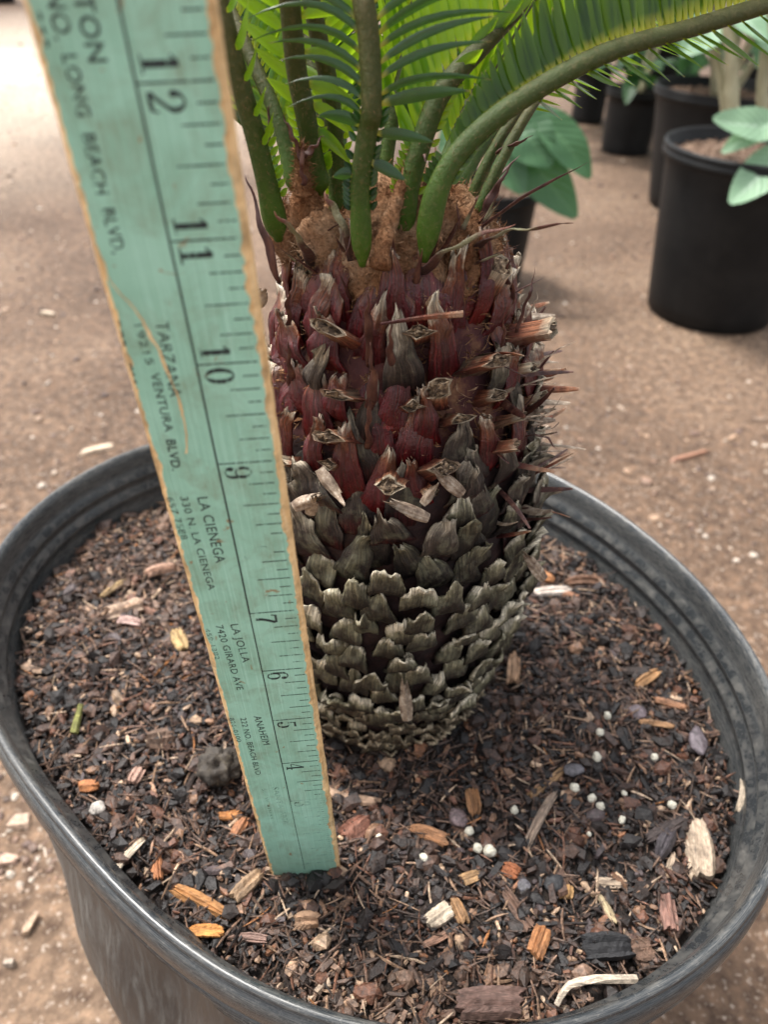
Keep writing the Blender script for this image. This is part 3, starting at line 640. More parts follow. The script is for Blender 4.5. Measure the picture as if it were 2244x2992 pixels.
# cut stalk stumps with dry pith ends
OUT = np.array([(-1, -.05), (-.72, .25), (-.35, .5), (0, .92), (.35, .5), (.72, .25), (1, -.05), (.62, -.5), (.2, -.72), (-.2, -.72), (-.62, -.5)])
for X, (px_, py_, L, w, side) in zip(stump_pts, STP):
    if X is None: continue
    w *= rng.uniform(.95, 1.35); L *= rng.uniform(.7, 1.05); b, t, nn = frame(X); ax = unit(nn*.85+t*rng.uniform(.1, .45)+b*rng.normal(0, .12)); b2 = unit(b-ax*(b@ax)); t2 = np.cross(ax, b2)
    if t2@t < 0: t2 = -t2
    m = MB(); V = []; vv = []; uu = []; K = len(OUT)
    o = OUT*rng.uniform(.68, 1.25, (K, 1))*[1, rng.uniform(.55, 1.05)]; tl = rng.normal(0, .35, 2); jg = rng.normal(0, .9, K)
    prof = [(-9, 1.5, 0), (-4, 1.22, .3), (L*.35-4, 1.0, .55), (L*.75-4, .93, .8), (L-4, 1.0, 1.0)]
    for d, sc_, vq in prof:
        for j in range(K):
            V.append(X+ax*(d+((jg[j]+(o[j]@tl)*w*.6) if vq == 1 else 0))+(b2*o[j, 0]+t2*o[j, 1]*.85)*w*.62*sc_); vv.append(vq); uu.append(j/K*3)
    F = [(a*K+j, a*K+(j+1) % K, (a+1)*K+(j+1) % K, (a+1)*K+j) for a in range(4) for j in range(K)]
    n0 = len(V)
    for d, sc_ in ((L-4.2, .84), (L-4.5, .72), (L-3.9, .35)):
        for j in range(K): V.append(X+ax*(d+rng.normal(0, .8)+(o[j]@tl)*w*.6)+(b2*o[j, 0]+t2*o[j, 1]*.85)*w*.62*sc_); vv.append(1); uu.append(0)
    F += [(4*K+j, 4*K+(j+1) % K, n0+(j+1) % K, n0+j) for j in range(K)]
    F2 = [(n0+a*K+j, n0+a*K+(j+1) % K, n0+(a+1)*K+(j+1) % K, n0+(a+1)*K+j) for a in range(2) for j in range(K)]+[tuple(n0+2*K+j for j in range(K))]
    m.add(V, F, 0, u=np.array(uu), v=np.array(vv), rnd=rng.random()); m.F.extend(F2); m.MI.extend([1]*len(F2))
    m.build('cut_stump', [STUMP, PITH], cy, CO, smooth=False)

# woolly crown: lumps and hairs
WB = [(695, 515, 78, 11, 14), (662, 460, 82, 8, 16), (962, 500, 80, 8, 13), (990, 548, 76, 8, 9), (1045, 565, 84, 7, 9), (900, 510, 90, 9, 14), (775, 510, 84, 8, 12), (615, 500, 86, 8, 13), (845, 545, 75, 9, 10)]
def sphere_pts(nu=20, nv=14):
    V = [(math.sin(math.pi*j/nv)*math.cos(2*math.pi*k/nu), math.sin(math.pi*j/nv)*math.sin(2*math.pi*k/nu), math.cos(math.pi*j/nv)) for j in range(nv+1) for k in range(nu)]
    F = [(j*nu+k, (j+1)*nu+k, (j+1)*nu+(k+1) % nu, j*nu+(k+1) % nu) for j in range(nv) for k in range(nu)]
    return np.array(V), F
mw = MB(); hairs = MB()
for part in (0,):
    NA, NB = 120, 46; V = []
    for j in range(NB):
        f = j/(NB-1); z = 214+31*f
        for k in range(NA):
            t = 2*math.pi*k/NA; r = np.interp(f, [0, .12, .4, .75, 1], [33, 35, 33, 24.5, 11])
            r += 3.6*nz(3.2*math.cos(t), 3.2*math.sin(t), z*.07)+2.6*nz(8*math.cos(t), 8*math.sin(t), z*.16)+1.4*nz(22*math.cos(t), 22*math.sin(t), z*.5)
            V.append((TC[0]+r*math.cos(t), TC[1]+r*math.sin(t), z-(4*nz(4*math.cos(t), 4*math.sin(t), 7) if j == 0 else 0)+2.5*nz(5*math.cos(t), 5*math.sin(t), 3)))
    mw.add(V, [(j*NA+k, j*NA+(k+1) % NA, (j+1)*NA+(k+1) % NA, (j+1)*NA+k) for j in range(NB-1) for k in range(NA)]+[tuple((NB-1)*NA+k for k in range(NA))])
    V = np.array(V); ctr = np.array([TC[0], TC[1], 205.])
    for h in range(9000):
        k = rng.integers(len(V)); p0 = V[k]+rng.normal(0, .7, 3); dr = unit(unit(V[k]-ctr)+rng.normal(0, .8, 3)); L = rng.uniform(1.0, 3.6); e = unit(np.cross(dr, rng.normal(0, 1, 3)))*.075; bend = rng.normal(0, .6, 3)
        hairs.add([p0-e, p0+e, p0+dr*L*.6+e*.6+bend*.3, p0+dr*L+bend], [(0, 1, 2), (0, 2, 3)])
SV, SF = sphere_pts(); SVW, SFW = sphere_pts(34, 26)
for (x, y, Yd, rx, rz_) in WB:
    c = dy(x, y, Yd+3.5); s = .66
    d = np.array([1+.22*nz(*(p*1.6+c*.1))+.10*nz(*(p*6+c*.1))+.08*nz(*(p*14+c*.1)) for p in SVW])
    P = c+SVW*d[:, None]*[rx*s, rx*s*.8, rz_*s]; mw.add(P, SFW)
    for h in range(700):
        k = rng.integers(len(SVW)); p0 = P[k]+rng.normal(0, .6, 3); dr = unit(SVW[k]+rng.normal(0, .8, 3)); L = rng.uniform(1.0, 3.4); e = unit(np.cross(dr, rng.normal(0, 1, 3)))*.075; bend = rng.normal(0, .5, 3)
        hairs.add([p0-e, p0+e, p0+dr*L*.6+e*.6+bend*.3, p0+dr*L+bend], [(0, 1, 2), (0, 2, 3)])
for pts, r0, r1 in (([(820, 580, 66), (845, 470, 74), (872, 390, 80), (902, 310, 84)], 3.2, .9), ([(885, 540, 80), (905, 450, 84), (922, 380, 86)], 2.8, .8), ([(655, 420, 76), (652, 360, 76), (648, 315, 76)], 3.0, .6)):
    P = spline([dy(*p) for p in pts], 24); tube(mw, P, np.linspace(r0, r1, 24)*(1+.12*np.sin(np.arange(24)*1.9)), 14)
    for h in range(900):
        k = rng.integers(24); dr = unit(rng.normal(0, 1, 3)+[0, 0, .4]); p0 = P[k]+dr*np.interp(k, [0, 23], [r0, r1])*.9; L = rng.uniform(1, 2.8); e = unit(np.cross(dr, rng.normal(0, 1, 3)))*.075; bend = rng.normal(0, .5, 3)
        hairs.add([p0-e, p0+e, p0+dr*L*.6+e*.6+bend*.3, p0+dr*L+bend], [(0, 1, 2), (0, 2, 3)])
for h in range(3500):                # fuzz between the upper leaf bases
    zz = rng.uniform(165, 225); t = rng.uniform(0, 6.28); r = RC(zz)+.5; p0 = np.array([TC[0]+r*math.cos(t), TC[1]+r*math.sin(t), zz])
    dr = unit(np.array([math.cos(t), math.sin(t), .4])+rng.normal(0, .7, 3)); L = rng.uniform(2, 6); e = unit(np.cross(dr, rng.normal(0, 1, 3)))*.09
    hairs.add([p0-e, p0+e, p0+dr*L*.6+e*.6+rng.normal(0, .3, 3), p0+dr*L+rng.normal(0, .5, 3)], [(0, 1, 2), (0, 2, 3)])
w_ = mw.build('crown_wool', WOOL, cy, CO, smooth=True)
h_ = hairs.build('fuzz', WOOL, w_, CO); tag(h_, kind='stuff')

# spiny bracts (cataphylls): display px, depth, half width
SP = [([(688, 590, 60), (655, 535, 58), (632, 495, 57), (592, 456, 58)], 3.4), ([(775, 590, 58), (752, 520, 60), (722, 455, 66), (702, 412, 70)], 3.8), ([(655, 400, 72), (652, 350, 70), (655, 300, 70)], 1.7),
      ([(655, 350, 74), (630, 290, 74), (608, 240, 74)], 1.6), ([(650, 340, 74), (668, 320, 74), (705, 297, 74)], 2.2), ([(606, 612, 66), (577, 520, 66), (552, 440, 68), (528, 378, 70)], 2.6),
      ([(895, 600, 58), (940, 560, 56), (1000, 522, 56), (1110, 480, 60)], 3.2), ([(1000, 560, 66), (1060, 515, 66), (1130, 492, 68), (1240, 484, 72)], 3.2), ([(1010, 520, 80), (1060, 475, 78), (1150, 415, 78), (1270, 350, 82)], 2.4),
      ([(1075, 330, 104), (1110, 312, 102), (1152, 293, 100)], 2.4), ([(1035, 480, 96), (1065, 420, 96), (1112, 346, 96)], 3.4), ([(895, 520, 80), (880, 400, 82), (905, 290, 84), (912, 262, 84)], 2.2),
      ([(600, 480, 84), (570, 400, 84), (577, 290, 86), (582, 228, 86)], 2.4), ([(690, 560, 66), (705, 500, 66), (760, 470, 66), (745, 560, 64)], 1.2), ([(865, 420, 76), (890, 350, 76), (915, 330, 76), (925, 350, 75)], 1.6),
      ([(1118, 720, 78), (1140, 650, 76), (1145, 625, 76), (1157, 577, 78)], 1.5), ([(1090, 690, 74), (1105, 640, 74), (1112, 590, 75)], 2.0), ([(1075, 650, 70), (1095, 600, 72), (1098, 560, 74)], 3.0),
      ([(1150, 800, 80), (1190, 765, 80), (1250, 735, 82)], .8), ([(1130, 832, 74), (1165, 830, 72), (1200, 827, 72)], 1.0), ([(1120, 945, 76), (1170, 940, 74), (1205, 970, 74)], 1.6), ([(1110, 900, 74), (1140, 870, 72), (1165, 840, 72)], 1.1),
      ([(1135, 690, 78), (1150, 660, 78), (1168, 622, 78)], .8), ([(1165, 905, 80), (1190, 885, 80), (1216, 855, 80)], .8), ([(1150, 915, 80), (1185, 905, 80), (1212, 890, 80)], 1.0), ([(1160, 930, 80), (1190, 925, 80), (1210, 915, 80)], .9), ([(1085, 790, 66), (1090, 740, 64), (1092, 690, 64)], 2.2),
      ([(965, 780, 60), (968, 730, 58), (975, 685, 58)], 2.4), ([(800, 790, 54), (797, 700, 53), (793, 630, 53)], 3.2), ([(848, 830, 52), (845, 760, 51), (841, 690, 51)], 2.8), ([(800, 900, 48), (805, 810, 47), (800, 738, 48)], 3.4), ([(628, 840, 52), (626, 780, 51), (622, 735, 52)], 2.6), ([(625, 730, 56), (622, 680, 56), (621, 622, 57)], 2.8), ([(795, 970, 46), (797, 910, 45), (798, 852, 45)], 2.6)]
for k_, (pts, wd) in enumerate(SP):
    Q = [dy(*p) for p in pts]; h0 = hit(pts[0][0], pts[0][1], 1.5)
    if h0 is not None: dlt = h0-Q[0]; Q = [q+dlt*f for q, f in zip(Q, (1, .45, .1, 0, 0))]
    P = spline(Q, 18); s = np.linspace(0, 1, 18); m = MB(); P = P+np.array([[nz(k_*3.1, t_*5), nz(k_*3.1+9, t_*5), nz(k_*3.1+20, t_*5)] for t_ in s])*1.1
    tube(m, P, wd*.66*(1-s**1.5*.95)*(.8+.2*np.sin(s*9+k_))*(.7+.3*np.minimum(s/.12, 1)), 9, ab=(1, .34), side=RT+np.array([0, .3*math.sin(k_), 0]))
    mat_ = STRAW if wd in (.8, 1.0, .9) else SPINE_L if k_ in (0, 1, 6, 7) else SPINE
    m.build('bract', mat_, cy, CO, smooth=True)
for k in range(60):
    zz = rng.uniform(128, 200); t_ = rng.uniform(-.9, .75); r = RC(zz)+5; X = np.array([TC[0]+r*math.cos(t_), TC[1]+r*math.sin(t_), zz]); b, t, nn = frame(X); d = unit(nn+t*rng.uniform(-.3, .7)+b*rng.normal(0, .35)); L = rng.uniform(8, 19)
    P = X+d*np.linspace(-.3, 1, 6)[:, None]*L+(t*rng.normal(0, 2)+b*rng.normal(0, 1.5))*(np.linspace(0, 1, 6)**2)[:, None]; m = MB(); tube(m, P, rng.uniform(.6, 1.9)*np.array([1, 1, .95, .85, .7, .35]), 6, ab=(1, .3), side=b+t*rng.normal(0, .6)); m.build('dry_husk', [STRAW, SPINE, STUMP][k % 3], cy, CO)
for k in range(46):                  # sharp dead bract tips ringed round the stalk bases
    t_ = rng.uniform(0, 6.28); zz = rng.uniform(212, 240); r = np.interp(zz, [212, 240], [36, 25])*rng.uniform(.85, 1.02); X = np.array([TC[0]+r*math.cos(t_), TC[1]+r*math.sin(t_), zz-3]); n_ = np.array([math.cos(t_), math.sin(t_), 0])
    d = unit(n_*rng.uniform(.15, .9)+np.array([0, 0, 1])+rng.normal(0, .22, 3)); L = rng.uniform(11, 24); q = np.linspace(0, 1, 12); P = X+d*L*q[:, None]+n_*(q**2)[:, None]*rng.uniform(-2, 3)
    m = MB(); tube(m, P, rng.uniform(.9, 1.9)*(1-q**1.4*.95), 8, ab=(1, .4), side=np.cross(n_, [0, 0, 1])); m.build('bract', [SPINE, SPINE, SPINE_L][k % 3], cy, CO, smooth=True)
# loose dry strips caught in the bases
for q0, q1, wd in (((822, 700, 52), (1000, 678, 54), 0), ((648, 1088, 42), (706, 1058, 42), 2.6), ((672, 1100, 42), (684, 1050, 42), 2.4), ((905, 1112, 40), (822, 1080, 38), 2.5), ((878, 1535, 37), (868, 1448, 40), 3.0), ((985, 1055, 48), (925, 1000, 46), 2.6), ((1165, 1238, 64), (1118, 1180, 64), 2.6), ((700, 1030, 44), (735, 1085, 42), 2.4), ((920, 1080, 42), (950, 1045, 44), 1.8), ((560, 650, 60), (580, 610, 60), 2.5)):
    a, b = dy(*q0), dy(*q1); m = MB(); L = np.linalg.norm(b-a); tv = unit(b-a); nv = unit(CAM-a); nv = unit(nv-tv*(nv@tv)); bv = np.cross(tv, nv)
    if wd == 0:
        P = spline([a, (a+b)/2+[0, -1.5, 1.0], b], 9); tube(m, P, .9*np.linspace(.5, 1.2, 9), 6, ab=(1, .45), side=[0, 0, 1]); m.build('dry_husk', STUMP, cy, CO); continue
    V, F, uu, vv = scale_geo(wd, L, 1.6, .35, .6, 2.2, 1.0, .35, 1.6, rng.normal(0, .2), 1.1); m.add(a+V[:, :1]*bv+V[:, 1:2]*tv+V[:, 2:3]*nv, F, u=uu, v=vv, rnd=rng.random()); m.build('dry_husk', STRAW, cy, CO, smooth=True)

# fronds ---------------------------------------------------------------
def leaflet(mb, base, d, L, wd, nrm, droop, tip=1.0):
    d = unit(d); s_ = np.linspace(0, 1, 8); rn = rng.random()
    side = unit(np.cross(d, nrm)); nrm = np.cross(side, d)
    w = wd*np.array([.30, .75, .98, 1, .92, .72, .42, .03])*.5
    V = []; uv = []
    for s, ww in zip(s_, w):
        p = base+d*L*s+np.asarray(droop)*L*s*s
        V += [p-side*ww-nrm*ww*.38, p, p+side*ww-nrm*ww*.38]; uv += [s]*3
    F = []
    for i in range(7):
        for k in (0, 1): F.append((i*3+k, i*3+k+1, i*3+k+4, i*3+k+3))
    mb.add(V, F, v=np.array(uv), rnd=rn)
def frond(pts, r0, r1, sides, spines=True, mat=None):
    """pts: display px + depth. sides: list of (t0, t1, spacing_mm, dir0, dir1, len0, len1, width, normal, droop)"""
    P = spline([dy(*p) for p in pts], 60); s = np.linspace(0, 1, 60)
    m = MB(); tube(m, P, (r0+(r1-r0)*s)*(1+.18*np.exp(-((s-.10)/.07)**2))*(1-.62*np.exp(-(s/.035)**2)), 12, ab=(1, .86), side=RT); 
    for h in range(420 if spines else 0):
        k = int(rng.beta(1, 2)*44)+1; dr = unit(rng.normal(0, 1, 3)); p0 = P[k]+(P[k+1]-P[k])*rng.random()+unit(dr-unit(P[k+1]-P[k])*(dr@unit(P[k+1]-P[k])))*r0*.86; L = rng.uniform(.6, 1.5); e = unit(np.cross(dr, rng.normal(0, 1, 3)))*.05
        m.add([p0-e, p0+e, p0+dr*L+rng.normal(0, .3, 3)], [(0, 1, 2)], 1, v=0)
    fo = m.build('frond', [PETI, WOOL], cy, CO, smooth=True)
    seglen = np.r_[0, np.cumsum(np.linalg.norm(np.diff(P, axis=0), axis=1))]; T_ = seglen[-1]
    lm = MB()
    for (t0, t1, sp, d0, d1, l0, l1, wd, nrm, droop) in sides:
        n_ = max(2, int((t1-t0)*T_/sp))
        for k in range(n_):
            f = (k+rng.uniform(-.15, .15))/(n_-1); f = min(max(f, 0), 1); tt = (t0+(t1-t0)*f)*T_
            base = np.array([np.interp(tt, seglen, P[:, c]) for c in range(3)]); r = r0+(r1-r0)*tt/T_
            d = unit(np.array(d0)*(1-f)+np.array(d1)*f+rng.normal(0, .045, 3)); L = (l0+(l1-l0)*f**1.05)*rng.uniform(.9, 1.08)
            leaflet(lm, base+d*r*.75, d, L, wd*rng.uniform(.88, 1.1), np.array(nrm)+rng.normal(0, .12, 3), np.array(droop)*rng.uniform(.7, 1.3))
        if spines:
            sd_ = 1 if d0[0] > 0 else -1
            for tt in np.linspace(.18, max(t0, .2), 9):
                i = int(tt*59); p = P[i]+unit(np.cross(P[min(i+1, 59)]-P[i-1], FW))*0+RT*sd_*r0*.9
                leaflet(lm, p, RT*sd_*.8+unit(P[min(i+1, 59)]-P[i-1])*.7, 3.4, 1.9, -FW, (0, 0, 0))
    if lm.n: lm.build('leaflets', mat or LEAF, fo, CO, smooth=True)
    return fo
UPW = (0, 0, 1)
CAMF = (0, -1, .25)
# behind first
frond([(640, 420, 112), (600, 260, 118), (540, 120, 126), (470, -40, 138)], 2.6, 2.0, [(.28, 1, 2.2, (-.8, .2, .5), (-.9, .2, .4), 18, 45, 2.6, CAMF, (0, 0, -.15)), (.28, 1, 2.2, (.35, .3, .85), (.5, .3, .85), 18, 45, 2.6, CAMF, (0, 0, -.1))], False)
frond([(700, 430, 124), (690, 260, 132), (672, 120, 142), (650, -60, 158)], 2.6, 2.0, [(.3, 1, 2.2, (-.75, .2, .7), (-.8, .2, .6), 16, 45, 2.6, CAMF, (0, 0, -.15)), (.3, 1, 2.2, (.75, .2, .7), (.8, .2, .6), 16, 45, 2.6, CAMF, (0, 0, -.15))], False)
frond([(820, 420, 128), (850, 250, 134), (880, 100, 142), (905, -60, 156)], 2.6, 2.0, [(.25, 1, 2.1, (-.30, .1, .95), (-.25, .1, .95), 18, 56, 2.6, CAMF, (0, 0, 0)), (.25, 1, 2.1, (.28, .1, .95), (.3, .1, .95), 18, 60, 2.6, CAMF, (0, 0, 0))], False)
frond([(930, 440, 122), (1000, 260, 136), (1080, 110, 152), (1180, -60, 176)], 2.6, 2.0, [(.2, 1, 2.1, (-.35, .1, .95), (-.2, .1, 1), 18, 58, 2.6, CAMF, (0, 0, 0)), (.25, 1, 2.1, (.4, .1, .85), (.4, .1, .9), 16, 50, 2.6, CAMF, (0, 0, -.05))], False)
frond([(960, 460, 128), (1060, 290, 148), (1200, 150, 172), (1400, 20, 205)], 2.6, 2.0, [(.2, 1, 2.2, (-.3, .1, .95), (-.1, .1, 1), 18, 70, 2.6, CAMF, (0, 0, 0)), (.4, 1, 4.0, (.75, -.2, -.1), (.8, -.2, -.2), 12, 30, 3.6, UPW, (0, 0, -.1))], False)
for pts, d0, d1 in (([(600, 430, 140), (560, 240, 165), (520, 60, 190), (490, -80, 210)], (-.7, .1, .6), (.7, .1, .6)), ([(740, 430, 145), (735, 240, 170), (730, 60, 200), (728, -90, 225)], (-.75, .1, .6), (.75, .1, .6)), ([(880, 430, 145), (930, 240, 172), (985, 60, 205), (1040, -90, 230)], (-.65, .1, .7), (.7, .1, .5)), ([(660, 420, 140), (630, 220, 160), (585, 40, 180), (560, -80, 195)], (-.8, .1, .4), (.75, .1, .5))):
    frond(pts, 2.4, 1.9, [(.22, 1, 2.6, d0, d0, 22, 62, 2.6, CAMF, (0, 0, -.12)), (.22, 1, 2.6, d1, d1, 22, 62, 2.6, CAMF, (0, 0, -.12))], False, LEAF_D)
frond([(735, 480, 92), (728, 380, 92), (714, 206, 90), (690, 90, 88), (668, -20, 88)], 2.9, 2.4, [(.45, 1, 4.2, (.55, .25, .75), (.6, .2, .7), 9, 34, 3.6, CAMF, (0, 0, -.2)), (.5, 1, 4.6, (-.6, .4, .6), (-.7, .3, .5), 9, 30, 3.6, CAMF, (0, 0, -.2))])
frond([(1008, 480, 104), (1030, 400, 106), (1075, 310, 110), (1105, 262, 114), (1140, 215, 120)], 2.0, 1.5, [])
frond([(1030, 460, 98), (1045, 430, 98), (1085, 345, 102), (1130, 262, 108), (1170, 200, 116)], 2.0, 1.5, [])
frond([(690, 420, 86), (679, 353, 85), (660, 250, 83), (640, 150, 82), (625, 0, 80), (615, -80, 80)], 3.1, 2.7, [(.42, 1, 4.6, (-.75, .2, .62), (-.85, .1, .5), 11, 28, 3.6, CAMF, (0, 0, -.1)), (.33, 1, 5.2, (.8, -.1, -.35), (.8, -.1, .55), 11, 30, 3.4, CAMF, (0, 0, -.35))])
frond([(865, 540, 80), (880, 420, 80), (920, 280, 84), (960, 190, 88), (1040, 100, 94), (1120, 10, 100), (1150, -50, 104)], 3.2, 2.6, [(.30, 1, 2.8, (-.36, .25, .85), (-.22, .2, .95), 14, 60, 3.4, CAMF, (.0, 0, .05)), (.5, 1, 4.4, (.55, .1, .6), (.5, .1, .8), 9, 34, 4.0, CAMF, (0, 0, -.1))])
frond([(602, 520, 76), (578, 405, 73), (550, 290, 71), (521, 190, 70), (490, 70, 70), (465, -40, 72)], 3.2, 2.4, [(.42, 1, 6.0, (.40, -.5, .55), (.5, -.5, .6), 8, 13, 5.0, (-.8, -.3, .3), (.05, 0, .25))])
frond([(915, 566, 69), (943, 418, 71), (1003, 316, 75), (1120, 219, 81), (1306, 116, 90), (1492, 61, 100), (1659, 10, 108), (1820, -30, 116)], 3.15, 2.5,
      [(.20, 1, 2.0, (-.30, .5, .70), (.06, .45, .95), 5, 40, 3.0, (-.2, -1, .3), (.03, .05, .1)), (.24, 1, 1.9, (-.46, .12, .70), (-.12, .12, 1), 5, 66, 2.9, (.3, -1, .25), (.05, .05, .10)), (.36, 1, 4.6, (.75, -.25, -.30), (.8, -.45, -.40), 9, 22, 3.4, UPW, (0, 0, -.1))], True, LEAF_F)
frond([(783, 576, 66), (779, 470, 66), (779, 382, 66), (795, 280, 66), (803, 235, 65), (797, 88, 68), (785, 0, 70), (778, -70, 74)], 2.55, 2.9,
      [(.52, 1, 3.0, (-.62, .05, .72), (-.68, .05, .74), 20, 44, 2.3, CAMF, (-.25, -.05, -.55)), (.60, 1, 2.9, (.72, .0, .58), (.74, 0, .70), 24, 46, 2.3, CAMF, (.3, -.05, -.34)), (.40, .58, 4.4, (.85, -.1, -.15), (.85, -.1, .35), 11, 24, 3.2, CAMF, (0, 0, -.15)), (.34, .5, 5.5, (-.6, -.3, .2), (-.7, -.2, .5), 7, 14, 3.0, CAMF, (0, 0, -.3))], True, LEAF_D)

# ------------------------------------------------------------------ things lying on the soil
def prior_len(q, half, ang, z):
    a = R(ang); d = np.array([math.cos(a), -math.sin(a)])*half; A, B = at_z(np.array(q)-d, z), at_z(np.array(q)+d, z); return A, B
def soil_at(q):
    p = at_z(q, 2)
    for _ in range(3): p = at_z(q, soil_z(p[0], p[1])+1)
    return p
def splinter(L, Wd, T):
    NX, NY = 15, 9; ends = rng.normal(0, .045, (NY, 2))*L; ends[[0, -1]] *= 1.5; taper = rng.uniform(.0, .5, 2); hgt = rng.uniform(.55, 1.25, NY)*T; bow = rng.normal(0, .07)*L; V = []
    for i in range(NX):
        f = i/(NX-1); g = 2*f-1; wf = 1-taper[0 if g < 0 else 1]*abs(g)**2.2+rng.normal(0, .025)
        for j in range(NY):
            h = 2*j/(NY-1)-1; x = -L/2+ends[j, 0]+f*(L+ends[j, 1]-ends[j, 0])
            z = hgt[j]*(1-.55*abs(h)**3)*(1-.25*abs(g)**6)*rng.uniform(.92, 1.08)+bow*(1-g*g)
            V.append((x, h*wf*Wd/2, z-T*.5))
    n = len(V); V += [(x, y*.96, -T*.55+bow*(1-(2*(k//NY)/(NX-1)-1)**2)) for k, (x, y, z) in enumerate(V)]
    F = []
    for i in range(NX-1):
        for j in range(NY-1): a = i*NY+j; F += [(a, a+NY, a+NY+1, a+1), (n+a+1, n+a+NY+1, n+a+NY, n+a)]
        for j, fl in ((0, 1), (NY-1, 0)):
            a = i*NY+j; q = (a, n+a, n+a+NY, a+NY); F.append(q if fl else q[::-1])
    for i in (0, NX-1):
        for j in range(NY-1): a = i*NY+j; q = (a, a+1, n+a+1, n+a); F.append(q if i == 0 else q[::-1])
    return V, F
def chunk(q, Lp, Wp, ang, col, name, label, cat, thick=.45, n=10):
    p = soil_at(q); A, B = prior_len(q, Lp/2, ang, p[2]); v = B-A; L = np.linalg.norm(v); x = v/L
    if L > Lp*.32: L = Lp*.32
    wd = Wp/FPX*((p-CAM)@FW)*1.15; T = max(wd*thick, .8)
    y = np.cross([0, 0, 1], x); zq = np.array([0, 0, 1.])
    x = unit(x+zq*rng.normal(0, .06)); y = unit(y+zq*rng.normal(0, .18)); zq = np.cross(x, y)
    if name == 'pebble': V, F = sphere_pts(18, 12); V = V*np.array([1+.3*nz(*(k*1.4+p*.3)) for k in V])[:, None]*[L/2, wd/2, T*.6]
    else: V, F = splinter(L, wd, T)
    m = MB(); m.add(V, F, col=np.array(col)); o = m.build(name, CHIP if name == 'pebble' else CHIPB, smooth=name == 'pebble')
    p = p+[0, 0, T*.28+.5]
    o.matrix_world = Matrix(((x[0], y[0], zq[0], p[0]/1000), (x[1], y[1], zq[1], p[1]/1000), (x[2], y[2], zq[2], p[2]/1000), (0, 0, 0, 1)))
    return tag(o, label, cat)
TAN, PALE, ORG, RED, BRN, MAU, BLK, GRY, CRM = (.30, .20, .13), (.43, .33, .24), (.27, .135, .06), (.22, .085, .05), (.13, .075, .05), (.15, .105, .105), (.018, .018, .02), (.085, .08, .088), (.49, .40, .30)
